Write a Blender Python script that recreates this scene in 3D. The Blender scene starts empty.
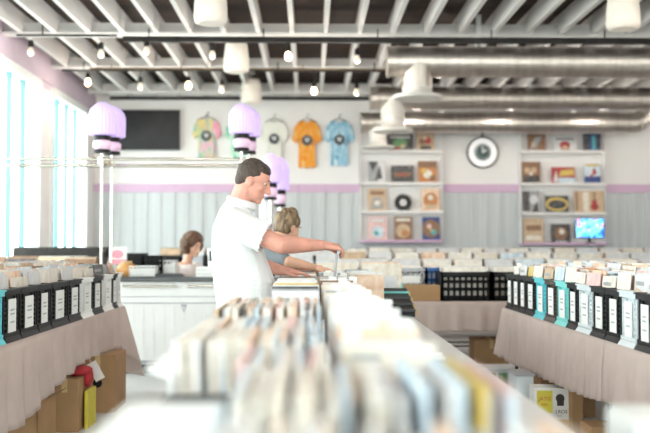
import bpy, bmesh, math, random
from mathutils import Vector, Matrix, Euler, noise
R = random.Random(7)
scn = bpy.context.scene
COL = scn.collection
PI = math.pi

# ------------------------------------------------------------------ materials
def new_mat(name):
    m = bpy.data.materials.new(name); m.use_nodes = True
    return m, m.node_tree.nodes, m.node_tree.links, m.node_tree.nodes['Principled BSDF']

def mat(name, col, rough=.6, metal=0., var=.06, scale=8., bump=0., bscale=60., emit=None, es=0., spec=.5, stretch=(1,1,1), col2=None, sub=0.):
    m, N, L, B = new_mat(name)
    tc = N.new('ShaderNodeTexCoord'); mp = N.new('ShaderNodeMapping'); L.new(tc.outputs['Object'], mp.inputs['Vector'])
    mp.inputs['Scale'].default_value = stretch
    no = N.new('ShaderNodeTexNoise'); no.inputs['Scale'].default_value = scale; no.inputs['Detail'].default_value = 3
    L.new(mp.outputs['Vector'], no.inputs['Vector'])
    cr = N.new('ShaderNodeValToRGB')
    a = [max(0, c*(1-var)) for c in col]; b = list(col2) if col2 else [min(1, c*(1+var)) for c in col]
    cr.color_ramp.elements[0].position = .35; cr.color_ramp.elements[1].position = .65
    cr.color_ramp.elements[0].color = (*a, 1); cr.color_ramp.elements[1].color = (*b, 1)
    L.new(no.outputs['Fac'], cr.inputs['Fac']); L.new(cr.outputs['Color'], B.inputs['Base Color'])
    B.inputs['Roughness'].default_value = rough; B.inputs['Metallic'].default_value = metal
    B.inputs['Specular IOR Level'].default_value = spec
    if sub: B.inputs['Subsurface Weight'].default_value = sub; B.inputs['Subsurface Scale'].default_value = .01
    if bump:
        n2 = N.new('ShaderNodeTexNoise'); n2.inputs['Scale'].default_value = bscale; n2.inputs['Detail'].default_value = 4
        L.new(mp.outputs['Vector'], n2.inputs['Vector'])
        bp = N.new('ShaderNodeBump'); bp.inputs['Strength'].default_value = bump; bp.inputs['Distance'].default_value = .02
        L.new(n2.outputs['Fac'], bp.inputs['Height']); L.new(bp.outputs['Normal'], B.inputs['Normal'])
    if emit:
        B.inputs['Emission Color'].default_value = (*emit, 1); B.inputs['Emission Strength'].default_value = es
    return m

def planks_mat():
    m, N, L, B = new_mat('dark_planks')
    tc = N.new('ShaderNodeTexCoord'); br = N.new('ShaderNodeTexBrick')
    L.new(tc.outputs['Object'], br.inputs['Vector'])
    br.inputs['Scale'].default_value = 1; br.inputs['Brick Width'].default_value = 2.4; br.inputs['Row Height'].default_value = .13
    br.inputs['Mortar Size'].default_value = .006
    br.inputs['Color1'].default_value = (.038, .016, .008, 1); br.inputs['Color2'].default_value = (.014, .006, .004, 1); br.inputs['Mortar'].default_value = (.004, .003, .002, 1)
    L.new(br.outputs['Color'], B.inputs['Base Color']); B.inputs['Roughness'].default_value = .8
    return m

def tiedye(name, cols, scale=4., spiral=False):
    m, N, L, B = new_mat(name)
    tc = N.new('ShaderNodeTexCoord')
    cr = N.new('ShaderNodeValToRGB'); cr.color_ramp.interpolation = 'EASE'
    if spiral:
        gr = N.new('ShaderNodeTexGradient'); gr.gradient_type = 'RADIAL'
        mp = N.new('ShaderNodeMapping'); mp.inputs['Rotation'].default_value = (PI/2, 0, 0)
        L.new(tc.outputs['Object'], mp.inputs['Vector'])
        no = N.new('ShaderNodeTexNoise'); no.inputs['Scale'].default_value = 5
        ad = N.new('ShaderNodeMixRGB'); ad.blend_type = 'ADD'; ad.inputs[0].default_value = .35
        L.new(mp.outputs['Vector'], ad.inputs[1]); L.new(no.outputs['Color'], ad.inputs[2]); L.new(tc.outputs['Object'], no.inputs['Vector'])
        L.new(ad.outputs[0], gr.inputs['Vector']); L.new(gr.outputs['Fac'], cr.inputs['Fac'])
    else:
        mp = N.new('ShaderNodeMapping'); mp.inputs['Scale'].default_value = (1.6, 1, .5)
        L.new(tc.outputs['Object'], mp.inputs['Vector'])
        no = N.new('ShaderNodeTexNoise'); no.inputs['Scale'].default_value = scale*3; no.inputs['Detail'].default_value = 4; no.inputs['Distortion'].default_value = 1.2
        L.new(mp.outputs['Vector'], no.inputs['Vector']); L.new(no.outputs['Fac'], cr.inputs['Fac'])
    e = cr.color_ramp.elements
    k = len(cols)
    lo, hi = (0., 1.) if spiral else (.32, .66)
    e[0].position = lo; e[0].color = (*cols[0], 1); e[1].position = hi; e[1].color = (*cols[-1], 1)
    for i in range(1, k-1):
        x = e.new(lo+(hi-lo)*i/(k-1)); x.color = (*cols[i], 1)
    L.new(cr.outputs['Color'], B.inputs['Base Color']); B.inputs['Roughness'].default_value = .9
    return m

def steel_mat():
    m, N, L, B = new_mat('spiral_steel')
    tc = N.new('ShaderNodeTexCoord'); w = N.new('ShaderNodeTexWave'); w.wave_type = 'BANDS'; w.bands_direction = 'X'
    w.inputs['Scale'].default_value = 2.6; w.inputs['Distortion'].default_value = .3
    L.new(tc.outputs['Object'], w.inputs['Vector'])
    bp = N.new('ShaderNodeBump'); bp.inputs['Strength'].default_value = .25; bp.inputs['Distance'].default_value = .01
    L.new(w.outputs['Fac'], bp.inputs['Height']); L.new(bp.outputs['Normal'], B.inputs['Normal'])
    cr = N.new('ShaderNodeValToRGB'); cr.color_ramp.elements[0].color = (.50, .46, .42, 1); cr.color_ramp.elements[1].color = (.74, .69, .64, 1)
    no = N.new('ShaderNodeTexNoise'); no.inputs['Scale'].default_value = 3; mp = N.new('ShaderNodeMapping'); mp.inputs['Scale'].default_value = (6, 1, 1)
    L.new(tc.outputs['Object'], mp.inputs['Vector']); L.new(mp.outputs['Vector'], no.inputs['Vector']); L.new(no.outputs['Fac'], cr.inputs['Fac'])
    L.new(cr.outputs['Color'], B.inputs['Base Color']); B.inputs['Metallic'].default_value = 1; B.inputs['Roughness'].default_value = .42
    return m

def glass_mat():
    m, N, L, B = new_mat('window_glass')
    N.remove(B); o = N['Material Output']
    t = N.new('ShaderNodeBsdfTransparent'); t.inputs['Color'].default_value = (.88, .952, .955, 1)
    g = N.new('ShaderNodeBsdfGlossy'); g.inputs['Roughness'].default_value = .03
    mx = N.new('ShaderNodeMixShader'); mx.inputs[0].default_value = .05
    L.new(t.outputs[0], mx.inputs[1]); L.new(g.outputs[0], mx.inputs[2]); L.new(mx.outputs[0], o.inputs['Surface'])
    return m

def screen_mat():
    m, N, L, B = new_mat('lit_screen')
    tc = N.new('ShaderNodeTexCoord'); no = N.new('ShaderNodeTexNoise'); no.inputs['Scale'].default_value = 9; no.inputs['Distortion'].default_value = 1.5
    L.new(tc.outputs['Object'], no.inputs['Vector'])
    cr = N.new('ShaderNodeValToRGB'); e = cr.color_ramp.elements
    e[0].position = .36; e[0].color = (.01, .02, .25, 1); e[1].position = .66; e[1].color = (.9, .16, .03, 1)
    for p, c in ((.45, (.02, .25, .9)), (.52, (.2, .75, 1)), (.57, (.05, .1, .6))):
        x = e.new(p); x.color = (*c, 1)
    L.new(no.outputs['Fac'], cr.inputs['Fac']); L.new(cr.outputs['Color'], B.inputs['Emission Color']); B.inputs['Emission Strength'].default_value = 1.6
    B.inputs['Base Color'].default_value = (.02, .02, .02, 1)
    return m

def corrug_mat():
    return mat('grey_metal_siding', (.55, .57, .58), .5, .0, .05, 2., stretch=(6, 1, .3))

M = {}
M['wall'] = mat('white_wall_paint', (.80, .775, .765), .8, var=.02, scale=1.5)
M['wall_grey'] = M['wall']
M['lav'] = mat('lavender_wall_paint', (.52, .44, .52), .75, var=.03)
M['pink'] = mat('pink_trim_paint', (.62, .42, .58), .6, var=.02)
M['siding'] = corrug_mat()
M['floor'] = mat('polished_concrete', (.66, .65, .64), .3, var=.08, scale=1.6, bump=.02)
M['ground'] = mat('pavement', (.55, .55, .53), .9, var=.08, scale=.7)
M['planks'] = planks_mat()
M['joist'] = mat('white_painted_timber', (.66, .65, .64), .65, var=.05, scale=3, stretch=(1, .2, 1))
M['frame'] = mat('window_frame_white', (.78, .80, .80), .5, var=.02)
M['mull'] = mat('pale_teal_mullion', (.13, .30, .33), .4, var=.03)
M['glass'] = glass_mat()
M['steel'] = steel_mat()
M['ductwhite'] = mat('white_duct_paint', (.72, .69, .65), .45, var=.03)
M['black'] = mat('black_plastic', (.012, .012, .013), .5, var=.2, spec=.25)
M['blackmetal'] = mat('black_metal', (.018, .016, .015), .5, var=.2, spec=.3)
M['dark'] = mat('dark_grey', (.06, .06, .065), .5, var=.1)
M['white'] = mat('white_plastic', (.87, .87, .86), .4, var=.02)
M['paper'] = mat('white_card', (.82, .82, .80), .8, var=.02)
M['ink'] = mat('dark_ink', (.08, .08, .09), .8)
M['greyink'] = mat('grey_ink', (.42, .43, .45), .8)
M['cyan'] = mat('cyan_plastic', (.10, .58, .66), .4, var=.04)
M['mint'] = mat('mint_plastic', (.20, .68, .66), .4, var=.04)
M['paleplastic'] = mat('pale_blue_grey_plastic', (.66, .72, .75), .4, var=.03)
M['greycrate'] = mat('grey_crate_plastic', (.42, .43, .46), .5, var=.05)
M['bluecrate'] = mat('blue_crate_plastic', (.03, .14, .42), .45, var=.05)
M['brown_plastic'] = mat('brown_black_plastic', (.05, .036, .03), .45, var=.1)
M['cloth'] = mat('taupe_cloth', (.56, .45, .41), .95, var=.05, scale=5, bump=.12, bscale=300)
M['tabletop'] = mat('white_laminate', (.76, .77, .77), .35, var=.02)
M['counter'] = mat('white_counter_paint', (.82, .83, .82), .45, var=.02)
M['worktop'] = mat('charcoal_worktop', (.09, .095, .10), .35, var=.15)
M['chrome'] = mat('brushed_chrome', (.74, .70, .62), .22, 1., var=.05)
M['brass'] = mat('dull_brass_pipe', (.30, .22, .14), .4, .8, var=.1)
M['card'] = mat('brown_cardboard', (.42, .25, .125), .9, var=.08, scale=4, bump=.05)
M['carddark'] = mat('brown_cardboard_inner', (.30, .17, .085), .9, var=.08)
M['red'] = mat('red_fabric', (.45, .03, .04), .8)
M['yellow'] = mat('yellow_print', (.72, .62, .07), .6)
M['redink'] = mat('red_print', (.55, .09, .05), .6)
M['tan'] = mat('tan_print', (.60, .42, .20), .6)
M['shade'] = mat('cream_lamp_shade', (.70, .66, .60), .8, var=.03, emit=(1, .85, .7), es=.05)
M['bulb_on'] = mat('lit_bulb', (1, .9, .7), .3, emit=(1, .62, .30), es=16.)
M['bulb_dim'] = mat('dim_bulb', (.6, .57, .50), .1, emit=(1, .80, .55), es=.22)
M['purple'] = mat('purple_glowing_shade', (.60, .50, .80), .5, var=.04, emit=(.60, .42, 1.), es=.20)
M['pinkspool'] = mat('pink_spool', (.78, .58, .72), .5, emit=(1, .6, .9), es=.1)
M['skin'] = mat('skin', (.68, .33, .25), .5, var=.10, scale=14, sub=.1)
M['skin2'] = mat('fair_skin', (.70, .40, .28), .5, var=.08, scale=14, sub=.1)
M['shirt'] = mat('white_cotton', (.80, .81, .82), .9, var=.03, bump=.9, bscale=7)
M['greyshirt'] = mat('grey_cotton', (.20, .22, .24), .9, var=.12, bump=.3, bscale=12)
M['pinkshirt'] = mat('pale_pink_cotton', (.84, .77, .75), .9, var=.04, bump=.4, bscale=12)
M['trousers'] = mat('dark_denim', (.06, .07, .10), .9, var=.1)
M['khaki'] = mat('khaki_cotton', (.32, .27, .20), .9, var=.1)
M['shoe'] = mat('grey_shoe', (.12, .12, .12), .6)
M['hair1'] = mat('short_brown_grey_hair', (.065, .042, .030), .6, var=.3, scale=60, bump=.8, bscale=120, stretch=(1, 1, .3))
M['hair2'] = mat('dark_blond_hair', (.16, .10, .055), .5, var=.4, scale=40, bump=.9, bscale=90, stretch=(1, 1, .3), col2=(.36, .24, .14))
M['hair3'] = mat('auburn_curly_hair', (.13, .06, .03), .5, var=.35, scale=40, bump=.9, bscale=70)
M['eye'] = mat('eye_dark', (.03, .02, .015), .2)
M['eyewhite'] = mat('eye_white', (.7, .68, .66), .2)
M['lip'] = mat('lip', (.46, .17, .14), .5)
M['rack'] = mat('dark_rack_wood', (.035, .031, .029), .6, var=.2, spec=.25)
M['redwood'] = mat('red_brown_wood', (.18, .075, .045), .6, var=.2)
M['tvglass'] = mat('tv_glass', (.012, .012, .015), .4, var=.6, scale=2., spec=.3)
M['screen'] = screen_mat()
M['grass'] = mat('pale_grass', (.45, .50, .30), .9, var=.25)
M['banner'] = mat('yellow_banner', (.75, .50, .12), .7)
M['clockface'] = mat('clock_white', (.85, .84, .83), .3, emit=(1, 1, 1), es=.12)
M['clockdark'] = mat('clock_dial', (.04, .08, .08), .4, var=.4, scale=20)
M['pinkcard'] = mat('pink_card', (.75, .30, .38), .7)
M['wire'] = mat('white_wire', (.75, .75, .74), .4)
M['orange'] = mat('amber_plastic', (.55, .27, .09), .5)
M['vinyl'] = mat('black_vinyl', (.012, .012, .012), .25)

SLC = {'white': (.80, .79, .77), 'cream': (.76, .66, .54), 'ivory': (.80, .74, .66), 'peach': (.80, .48, .30), 'pale pink': (.76, .50, .48),
       'pale blue': (.50, .64, .76), 'grey': (.34, .34, .35), 'black': (.03, .03, .035), 'yellow': (.64, .46, .12), 'red': (.40, .05, .05),
       'teal': (.10, .38, .40), 'brown': (.26, .14, .08), 'navy': (.04, .07, .22), 'green': (.16, .34, .16), 'orange': (.52, .22, .08), 'tan': (.56, .40, .26)}
for k, c in SLC.items():
    alt = {'white': (.62, .60, .62), 'cream': (.82, .76, .68), 'black': (.12, .11, .11), 'pale blue': (.72, .78, .82), 'peach': (.84, .66, .52)}.get(k)
    M['s_'+k] = mat('sleeve_'+k.replace(' ', '_'), c, .45, var=.12, scale=14, col2=alt)

# ------------------------------------------------------------------ mesh builder
class MB:
    def __init__(s): s.v = []; s.f = []; s.mi = []; s.sm = []
    def add(s, vs, fs, mi=0, smooth=False, mtx=None):
        b = len(s.v)
        for p in vs:
            p = Vector(p); s.v.append(mtx @ p if mtx else p)
        for f in fs: s.f.append([b+i for i in f]); s.mi.append(mi); s.sm.append(smooth)
        return s
    def box(s, x0, x1, y0, y1, z0, z1, mi=0, mtx=None):
        v = [(x0,y0,z0),(x1,y0,z0),(x1,y1,z0),(x0,y1,z0),(x0,y0,z1),(x1,y0,z1),(x1,y1,z1),(x0,y1,z1)]
        return s.add(v, [(0,3,2,1),(4,5,6,7),(0,1,5,4),(1,2,6,5),(2,3,7,6),(3,0,4,7)], mi, False, mtx)
    def taper(s, a, b, z0, z1, mi=0, mtx=None):
        v = [(a[0],a[2],z0),(a[1],a[2],z0),(a[1],a[3],z0),(a[0],a[3],z0),(b[0],b[2],z1),(b[1],b[2],z1),(b[1],b[3],z1),(b[0],b[3],z1)]
        return s.add(v, [(0,3,2,1),(4,5,6,7),(0,1,5,4),(1,2,6,5),(2,3,7,6),(3,0,4,7)], mi, False, mtx)
    def tube(s, p0, p1, r0, r1=None, n=12, mi=0, caps=True):
        r1 = r0 if r1 is None else r1
        p0 = Vector(p0); p1 = Vector(p1); d = (p1-p0)
        q = d.to_track_quat('Z', 'Y'); vs = []
        for p, r in ((p0, r0), (p1, r1)):
            for i in range(n):
                a = 2*PI*i/n; vs.append(p + q @ Vector((r*math.cos(a), r*math.sin(a), 0)))
        fs = [(i, (i+1) % n, n+(i+1) % n, n+i) for i in range(n)]
        s.add(vs, fs, mi, True)
        if caps:
            s.add(vs[:n], [tuple(reversed(range(n)))], mi); s.add(vs[n:], [tuple(range(n))], mi)
        return s
    def path(s, pts, r, n=8, mi=0):
        for a, b in zip(pts[:-1], pts[1:]): s.tube(a, b, r, r, n, mi)
        return s
    def lathe(s, prof, n=24, mi=0, c=(0,0,0), axis='Z', rib=0., mtx=None):
        vs = []; c = Vector(c)
        for r, z in prof:
            for i in range(n):
                a = 2*PI*i/n; rr = r*(1 + (rib if i % 2 else -rib))
                p = Vector((rr*math.cos(a), rr*math.sin(a), z))
                if axis == 'Y': p = Vector((p.x, -p.z, p.y))
                if axis == 'X': p = Vector((p.z, p.x, p.y))
                vs.append(c+p)
        m = len(prof); fs = []
        for j in range(m-1):
            for i in range(n): fs.append((j*n+i, j*n+(i+1) % n, (j+1)*n+(i+1) % n, (j+1)*n+i))
        s.add(vs, fs, mi, True, mtx)
        if prof[0][0] > 1e-4: s.add(vs[:n], [tuple(reversed(range(n)))], mi, False, mtx)
        if prof[-1][0] > 1e-4: s.add(vs[-n:], [tuple(range(n))], mi, False, mtx)
        return s
    def ball(s, c, r, mi=0, n=16, m=10, rz=None, mtx=None):
        if not hasattr(r, '__len__'): r = (r, r, r)
        vs = []; c = Vector(c)
        vs.append(Vector((0,0,-r[2])))
        for j in range(1, m):
            t = PI*j/m - PI/2
            for i in range(n):
                a = 2*PI*i/n; vs.append(Vector((r[0]*math.cos(t)*math.cos(a), r[1]*math.cos(t)*math.sin(a), r[2]*math.sin(t))))
        vs.append(Vector((0,0,r[2])))
        fs = [(0, 1+(i+1) % n, 1+i) for i in range(n)]
        for j in range(m-2):
            for i in range(n): fs.append((1+j*n+i, 1+j*n+(i+1) % n, 1+(j+1)*n+(i+1) % n, 1+(j+1)*n+i))
        L_ = len(vs)-1; o = 1+(m-2)*n
        fs += [(o+i, o+(i+1) % n, L_) for i in range(n)]
        if rz: vs = [rz @ v for v in vs]
        vs = [c+v for v in vs]
        return s.add(vs, fs, mi, True, mtx)
    def prism(s, poly, y0, y1, mi=0, mtx=None):      # polygon in x,z extruded along y
        n = len(poly); vs = [(x, y0, z) for x, z in poly]+[(x, y1, z) for x, z in poly]
        fs = [tuple(range(n)), tuple(reversed(range(n, 2*n)))]+[(i, n+i, n+(i+1) % n, (i+1) % n) for i in range(n)]
        return s.add(vs, fs, mi, False, mtx)
    def disc(s, c, r, y0, y1, mi=0, n=20, sx=1.):    # disc facing y
        return s.prism([(c[0]+r*sx*math.cos(2*PI*i/n), c[1]+r*math.sin(2*PI*i/n)) for i in range(n)], y0, y1, mi)
    def mesh(s, name, mats):
        me = bpy.data.meshes.new(name); me.from_pydata([tuple(v) for v in s.v], [], s.f)
        for m in mats: me.materials.append(m)
        me.polygons.foreach_set('material_index', s.mi); me.polygons.foreach_set('use_smooth', s.sm); me.update()
        return me
    def build(s, name, mats, parent=None, loc=(0,0,0), rz=0.):
        if not isinstance(mats, (list, tuple)): mats = [mats]
        o = bpy.data.objects.new(name, s.mesh(name, mats)); COL.objects.link(o)
        o.location = loc; o.rotation_euler = (0, 0, rz)
        if parent: o.parent = parent
        return o

def tag(o, label=None, cat=None, group=None, kind=None):
    if label: o['label'] = label
    if cat: o['category'] = cat
    if group: o['group'] = group
    if kind: o['kind'] = kind
    return o
def thing(name, label, cat, loc=(0,0,0), rz=0., group=None):
    o = bpy.data.objects.new(name, None); COL.objects.link(o); o.empty_display_size = .1
    o.location = loc; o.rotation_euler = (0, 0, rz)
    return tag(o, label, cat, group)
def copy_tree(o, parent=None):
    c = o.copy(); COL.objects.link(c); c.parent = parent
    for ch in [x for x in bpy.data.objects if x.parent == o]: copy_tree(ch, c)
    return c
def struct(o): o['kind'] = 'structure'; return o
def bevel(o, w=.004, seg=2):
    b = o.modifiers.new('bevel', 'BEVEL'); b.width = w; b.segments = seg; b.limit_method = 'ANGLE'; return o
ONES = 'zeroth first second third fourth fifth sixth seventh eighth ninth tenth eleventh twelfth thirteenth fourteenth fifteenth sixteenth seventeenth eighteenth nineteenth'.split()
def ordw(n):
    if n < 20: return ONES[n]
    t = {2: 'twenti', 3: 'thirti', 4: 'forti', 5: 'fifti', 6: 'sixti', 7: 'seventi'}[n//10]
    b = {2: 'twenty', 3: 'thirty', 4: 'forty', 5: 'fifty', 6: 'sixty', 7: 'seventy'}[n//10]
    return t+'eth' if n % 10 == 0 else b+'-'+ONES[n % 10]

# ------------------------------------------------------------------ camera geometry
F = 903.; CZ = 1.27; VX, VY = 310., 245.
def P(px, py, d): return Vector(((px-VX)*d/F, d, CZ+(VY-py)*d/F))
BACK = 15.6; XL = -3.72; XR = 7.6; FRONT = -4.0; DECK = 4.08; JB = 3.82

# ------------------------------------------------------------------ the room
struct(MB().box(XL-.2, XR+.2, FRONT-.2, BACK+.2, -.1, 0).build('floor', M['floor']))
struct(MB().box(-60, 60, -60, 90, -.2, -.11).build('ground', M['ground']))
ceil = struct(MB().box(XL-.2, XR+.2, FRONT-.2, BACK+.2, DECK, DECK+.12).build('ceiling', M['planks']))
jx = XL+.22
n = 0
while jx < XR:
    MB().box(jx-.027, jx+.027, FRONT, BACK, JB+.02, DECK).build('joist', M['joist'], ceil); jx += .41
for y in (2.3, 4.4, 6.6, 8.8, 10.95, 13.0, 15.1):
    MB().box(XL, XR, y, y+.04, JB+.02, JB+.15).box(XL, XR, y-.07, y+.07, JB-.012, JB+.022).build('cross_beam', M['joist'], ceil)
struct(MB().box(XL-.2, XR+.2, BACK, BACK+.2, 0, DECK).build('wall_back', M['wall']))
w = MB()
x = XL
while x < XR-.1:                                  # ribbed siding
    w.box(x, x+.15, BACK-.012, BACK, 0, 2.18)
    w.taper((x+.15, x+.215, BACK-.03, BACK), (x+.15, x+.215, BACK-.03, BACK), 0, 2.18)
    w.box(x+.215, x+.235, BACK-.02, BACK, 0, 2.18); x += .235
struct(w.build('trim_1', M['siding']))
struct(MB().box(XL, XR, BACK-.035, BACK, 2.18, 2.32).build('trim_2', M['pink']))
# joint strip between the two halves of the back wall
struct(MB().box(.80, .84, BACK-.012, BACK, 2.32, JB).build('trim_3', M['wall']))
# left wall with windows
wins = [(-3.2, -.2), (.3, 3.3), (3.8, 7.2), (7.6, 12.42), (13.0, 15.0)]
WZ0, WZ1 = .95, 3.46
w = MB(); ys = [FRONT-.2]+[v for p in wins for v in p]+[BACK]
for i in range(0, len(ys), 2): w.box(XL-.2, XL, ys[i], ys[i+1], 0, WZ1)
for a, b in wins: w.box(XL-.2, XL, a, b, 0, WZ0)
w.box(XL-.2, XL, FRONT-.2, BACK, WZ1, DECK, 1)
struct(w.build('wall_left', [M['wall'], M['lav']]))
struct(MB().box(XL, XL+.02, FRONT, BACK, WZ1+.1, JB, 0).build('trim_4', M['lav']))
for k, (a, b) in enumerate(wins):
    f = struct(MB().box(XL-.08, XL+.03, a-.06, a+.05, WZ0-.05, WZ1+.07).box(XL-.08, XL+.03, b-.05, b+.06, WZ0-.05, WZ1+.07)
               .box(XL-.08, XL+.03, a, b, WZ1-.02, WZ1+.09).box(XL-.1, XL+.10, a-.05, b+.05, WZ0-.05, WZ0+.03).build('window_%d' % (k+1), M['frame']))
    n = round((b-a)/.52); st = (b-a)/n
    for i in range(1, n):
        y = a+i*st; MB().box(XL-.09, XL-.03, y-.024, y+.024, WZ0, WZ1).build('mullion', M['mull'], f)
    for i in range(n):
        MB().box(XL-.07, XL-.06, a+i*st+.02, a+(i+1)*st-.02, WZ0+.02, WZ1-.02).build('pane', M['glass'], f)
# right wall, front wall with shop windows (behind the camera)
struct(MB().box(XR, XR+.2, FRONT-.2, BACK+.2, 0, DECK).build('wall_right', M['wall']))
w = MB(); fx = [(XL+.6, -1.2), (.8, 3.4), (4.6, XR-.9)]
xs = [XL]+[v for p in fx for v in p]+[XR]
for i in range(0, len(xs), 2): w.box(xs[i], xs[i+1], FRONT-.2, FRONT, 0, DECK)
for a, b in fx: w.box(a, b, FRONT-.2, FRONT, 0, .35).box(a, b, FRONT-.2, FRONT, 3.6, DECK)
struct(w.build('wall_front', M['wall']))
for k, (a, b) in enumerate(fx):
    f = struct(MB().box(a, a+.05, FRONT-.1, FRONT+.02, .35, 3.6).box(b-.05, b, FRONT-.1, FRONT+.02, .35, 3.6).box(a, b, FRONT-.1, FRONT+.02, 3.55, 3.6).box(a, b, FRONT-.1, FRONT+.02, .35, .4).build('window_%d' % (k+6), M['frame']))
    MB().box(a+.05, b-.05, FRONT-.06, FRONT-.05, .4, 3.55).build('pane', M['glass'], f)

# outside the windows
g = MB()
for i in range(700):
    y = R.uniform(6, 19); xx = XL-.9-R.random()*.5; h = R.uniform(.9, 1.42); a = R.uniform(-.12, .12)
    g.add([(xx, y-.02, -.1), (xx, y+.02, -.1), (xx+a*.5, y+a, h)], [(0, 1, 2)])
tag(g.build('ornamental_grass', M['grass']), 'pale ornamental grass growing outside the left windows', 'grass', kind='stuff')
bn = thing('street_banner', 'tall narrow yellow banner standing outside beyond the left windows', 'banner', (-6.0, 18.8, -.1))
MB().tube((0,0,0), (0,0,2.3), .025).build('pole', M['dark'], bn)
MB().box(-.02, .0, -.22, .02, 1.5, 2.25).box(.0, .2, -.03, .03, 1.5, 2.25).build('flag', M['banner'], bn)

# ------------------------------------------------------------------ ducts
def duct(name_label, y, z, r, x0, x1, outlet=None, elbow=False, hangers=()):
    t = thing('air_duct', name_label, 'duct', (0, y, z))
    MB().tube((x0, 0, 0), (x1, 0, 0), r, r, 40).build('duct_pipe', M['steel'], t)
    q = MB()
    for xx in (x0+.02, x0+.14, x0+.62, x0+1.9, x0+3.2):
        if xx < x1: MB().tube((xx-.012, 0, 0), (xx+.012, 0, 0), r+.008, r+.008, 40).build('seam_collar', M['steel'], t)
    
    for xx in hangers: MB().box(xx-.03, xx+.03, -.012, .012, r-.02, DECK-z-.005).build('hanger_strap', M['frame'], t)
    if outlet:
        ox, nr, drop, fr, m = outlet
        b = MB()
        b.lathe([(nr, -.02), (nr, -r-.02), (nr, -r-drop*.55)], 28, c=(ox, 0, 0))
        b.tube((ox-.0, 0, .0), (ox, 0, -r-.03), nr*1.02, nr*1.02, 28)
        b.build('outlet_branch', m, t)
        MB().lathe([(nr+.008, -r-drop*.42), (nr+.008, -r-drop*.42-.02)], 28, c=(ox, 0, 0)).build('outlet_collar', M['steel'], t)
        MB().lathe([(nr*1.01, -r-drop*.5), (nr*1.01, -r-drop*.8), (nr*1.25, -r-drop*.87), (fr, -r-drop*.88), (fr, -r-drop), (fr*.9, -r-drop-.01)], 32, c=(ox, 0, 0)).build('outlet_flare', M['ductwhite'], t)
    if elbow:
        e = MB()
        pts = [Vector((x1+.22*math.sin(a), -.22*(1-math.cos(a))*0, .22*(1-math.cos(a)))) for a in [i*PI/2/6 for i in range(7)]]
        for a, b in zip(pts[:-1], pts[1:]): e.tube(a, b, r*.98, r*.98, 32)
        e.build('duct_elbow', M['steel'], t)
    return t
d1 = 10.9
duct('nearest and widest horizontal steel air duct, hanging just under the joists', d1, CZ+184.5*d1/F, 15.5*d1/F, (387-VX)*d1/F, XR-.02,
     (( 418-VX)*d1/F, 15*d1/F, .26, 25*d1/F, M['steel']), hangers=((480-VX)*d1/F, 5.2))
d2 = 13.9
duct('middle horizontal steel air duct with a white bell outlet, above the wall shelves', d2, CZ+147.5*d2/F, 11.5*d2/F, (370-VX)*d2/F, XR-.02,
     ((393-VX)*d2/F, 12*d2/F, .34, 20*d2/F, M['ductwhite']), hangers=(3.4, 5.6))
d3 = 14.95
duct('farthest and lowest steel air duct, running along the back wall over the clock', d3, CZ+123*d3/F, 10*d3/F, (361-VX)*d3/F, (636-VX)*d3/F,
     ((378-VX)*d3/F, 9*d3/F, .26, 16.5*d3/F, M['ductwhite']), elbow=True, hangers=(2.2, 4.4))

# ------------------------------------------------------------------ pipes, tracks, bulbs
def pipe(label, y, z, x0, x1, r, m, name='conduit_pipe', box=False):
    t = thing(name, label, 'pipe' if name == 'conduit_pipe' else 'lighting track', (0, y, z))
    b = MB()
    if box: b.box(x0, x1, -r, r, -r*.9, r*.9)
    else: b.tube((x0,0,0), (x1,0,0), r, r, 10)
    b.build('rail', m, t)
    xx = x0+.3
    while xx < x1: MB().tube((xx, 0, 0), (xx, 0, JB-z), .008, .008, 6).build('drop_rod', m, t); xx += 1.35
    return t
pipe('black lighting track under the nearer cross beam', 10.6, 3.69, -2.2, XR-.1, .035, M['blackmetal'], 'lighting_track', True)
pipe('thin black conduit over the left windows, level with the nearer track', 10.45, 3.70, -3.4, -2.24, .014, M['blackmetal'])
pipe('dull brass pipe under the farther cross beam', 12.7, 3.745, -3.1, XR-.1, .024, M['brass'])
pipe('thin black conduit beside the brass pipe', 12.55, 3.70, -3.45, 1.2, .014, M['blackmetal'])
pipe('dark pipe running along the top of the back wall', 15.35, 3.77, -3.4, XR-.1, .03, M['blackmetal'])
def bulb(px, py, d, on, zt, label):
    p = P(px, py, d)
    t = thing('pendant_bulb', label, 'light bulb', (p.x, d, 0), group='bare bulbs under the joists')
    MB().tube((0,0,p.z+.09), (0,0,zt), .006, .006, 6).build('cord', M['blackmetal'], t)
    MB().lathe([(.014, p.z+.13), (.03, p.z+.12), (.034, p.z+.07), (.03, p.z+.045)], 14).build('socket', M['blackmetal'], t)
    MB().lathe([(.018, p.z+.05), (.024, p.z+.035), (.036, p.z+.01), (.040, p.z-.01), (.034, p.z-.035), (.018, p.z-.050), (.002, p.z-.054)], 18).build('globe', M['bulb_on' if on else 'bulb_dim'], t)
r1 = [(30.5, 51, 0), (100.5, 53, 0), (146, 50, 0), (212, 54, 0), (288, 55, 1), (357.5, 58, 0)]
r2 = [(87.6, 82, 1), (140, 86, 0), (188, 85, 1), (221.5, 88, 0), (314, 90, 1), (356.6, 91, 0)]
for row, d, zt, nm in ((r1, 10.6, 3.66, 'nearer'), (r2, 12.7, 3.73, 'farther')):
    for i, (a, b, c) in enumerate(row):
        bulb(a, b, d, c, zt, '%s bare round bulb, %s from the window wall in the %s row' % ('lit' if c else 'pale', ordw(i+1), nm))

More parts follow.
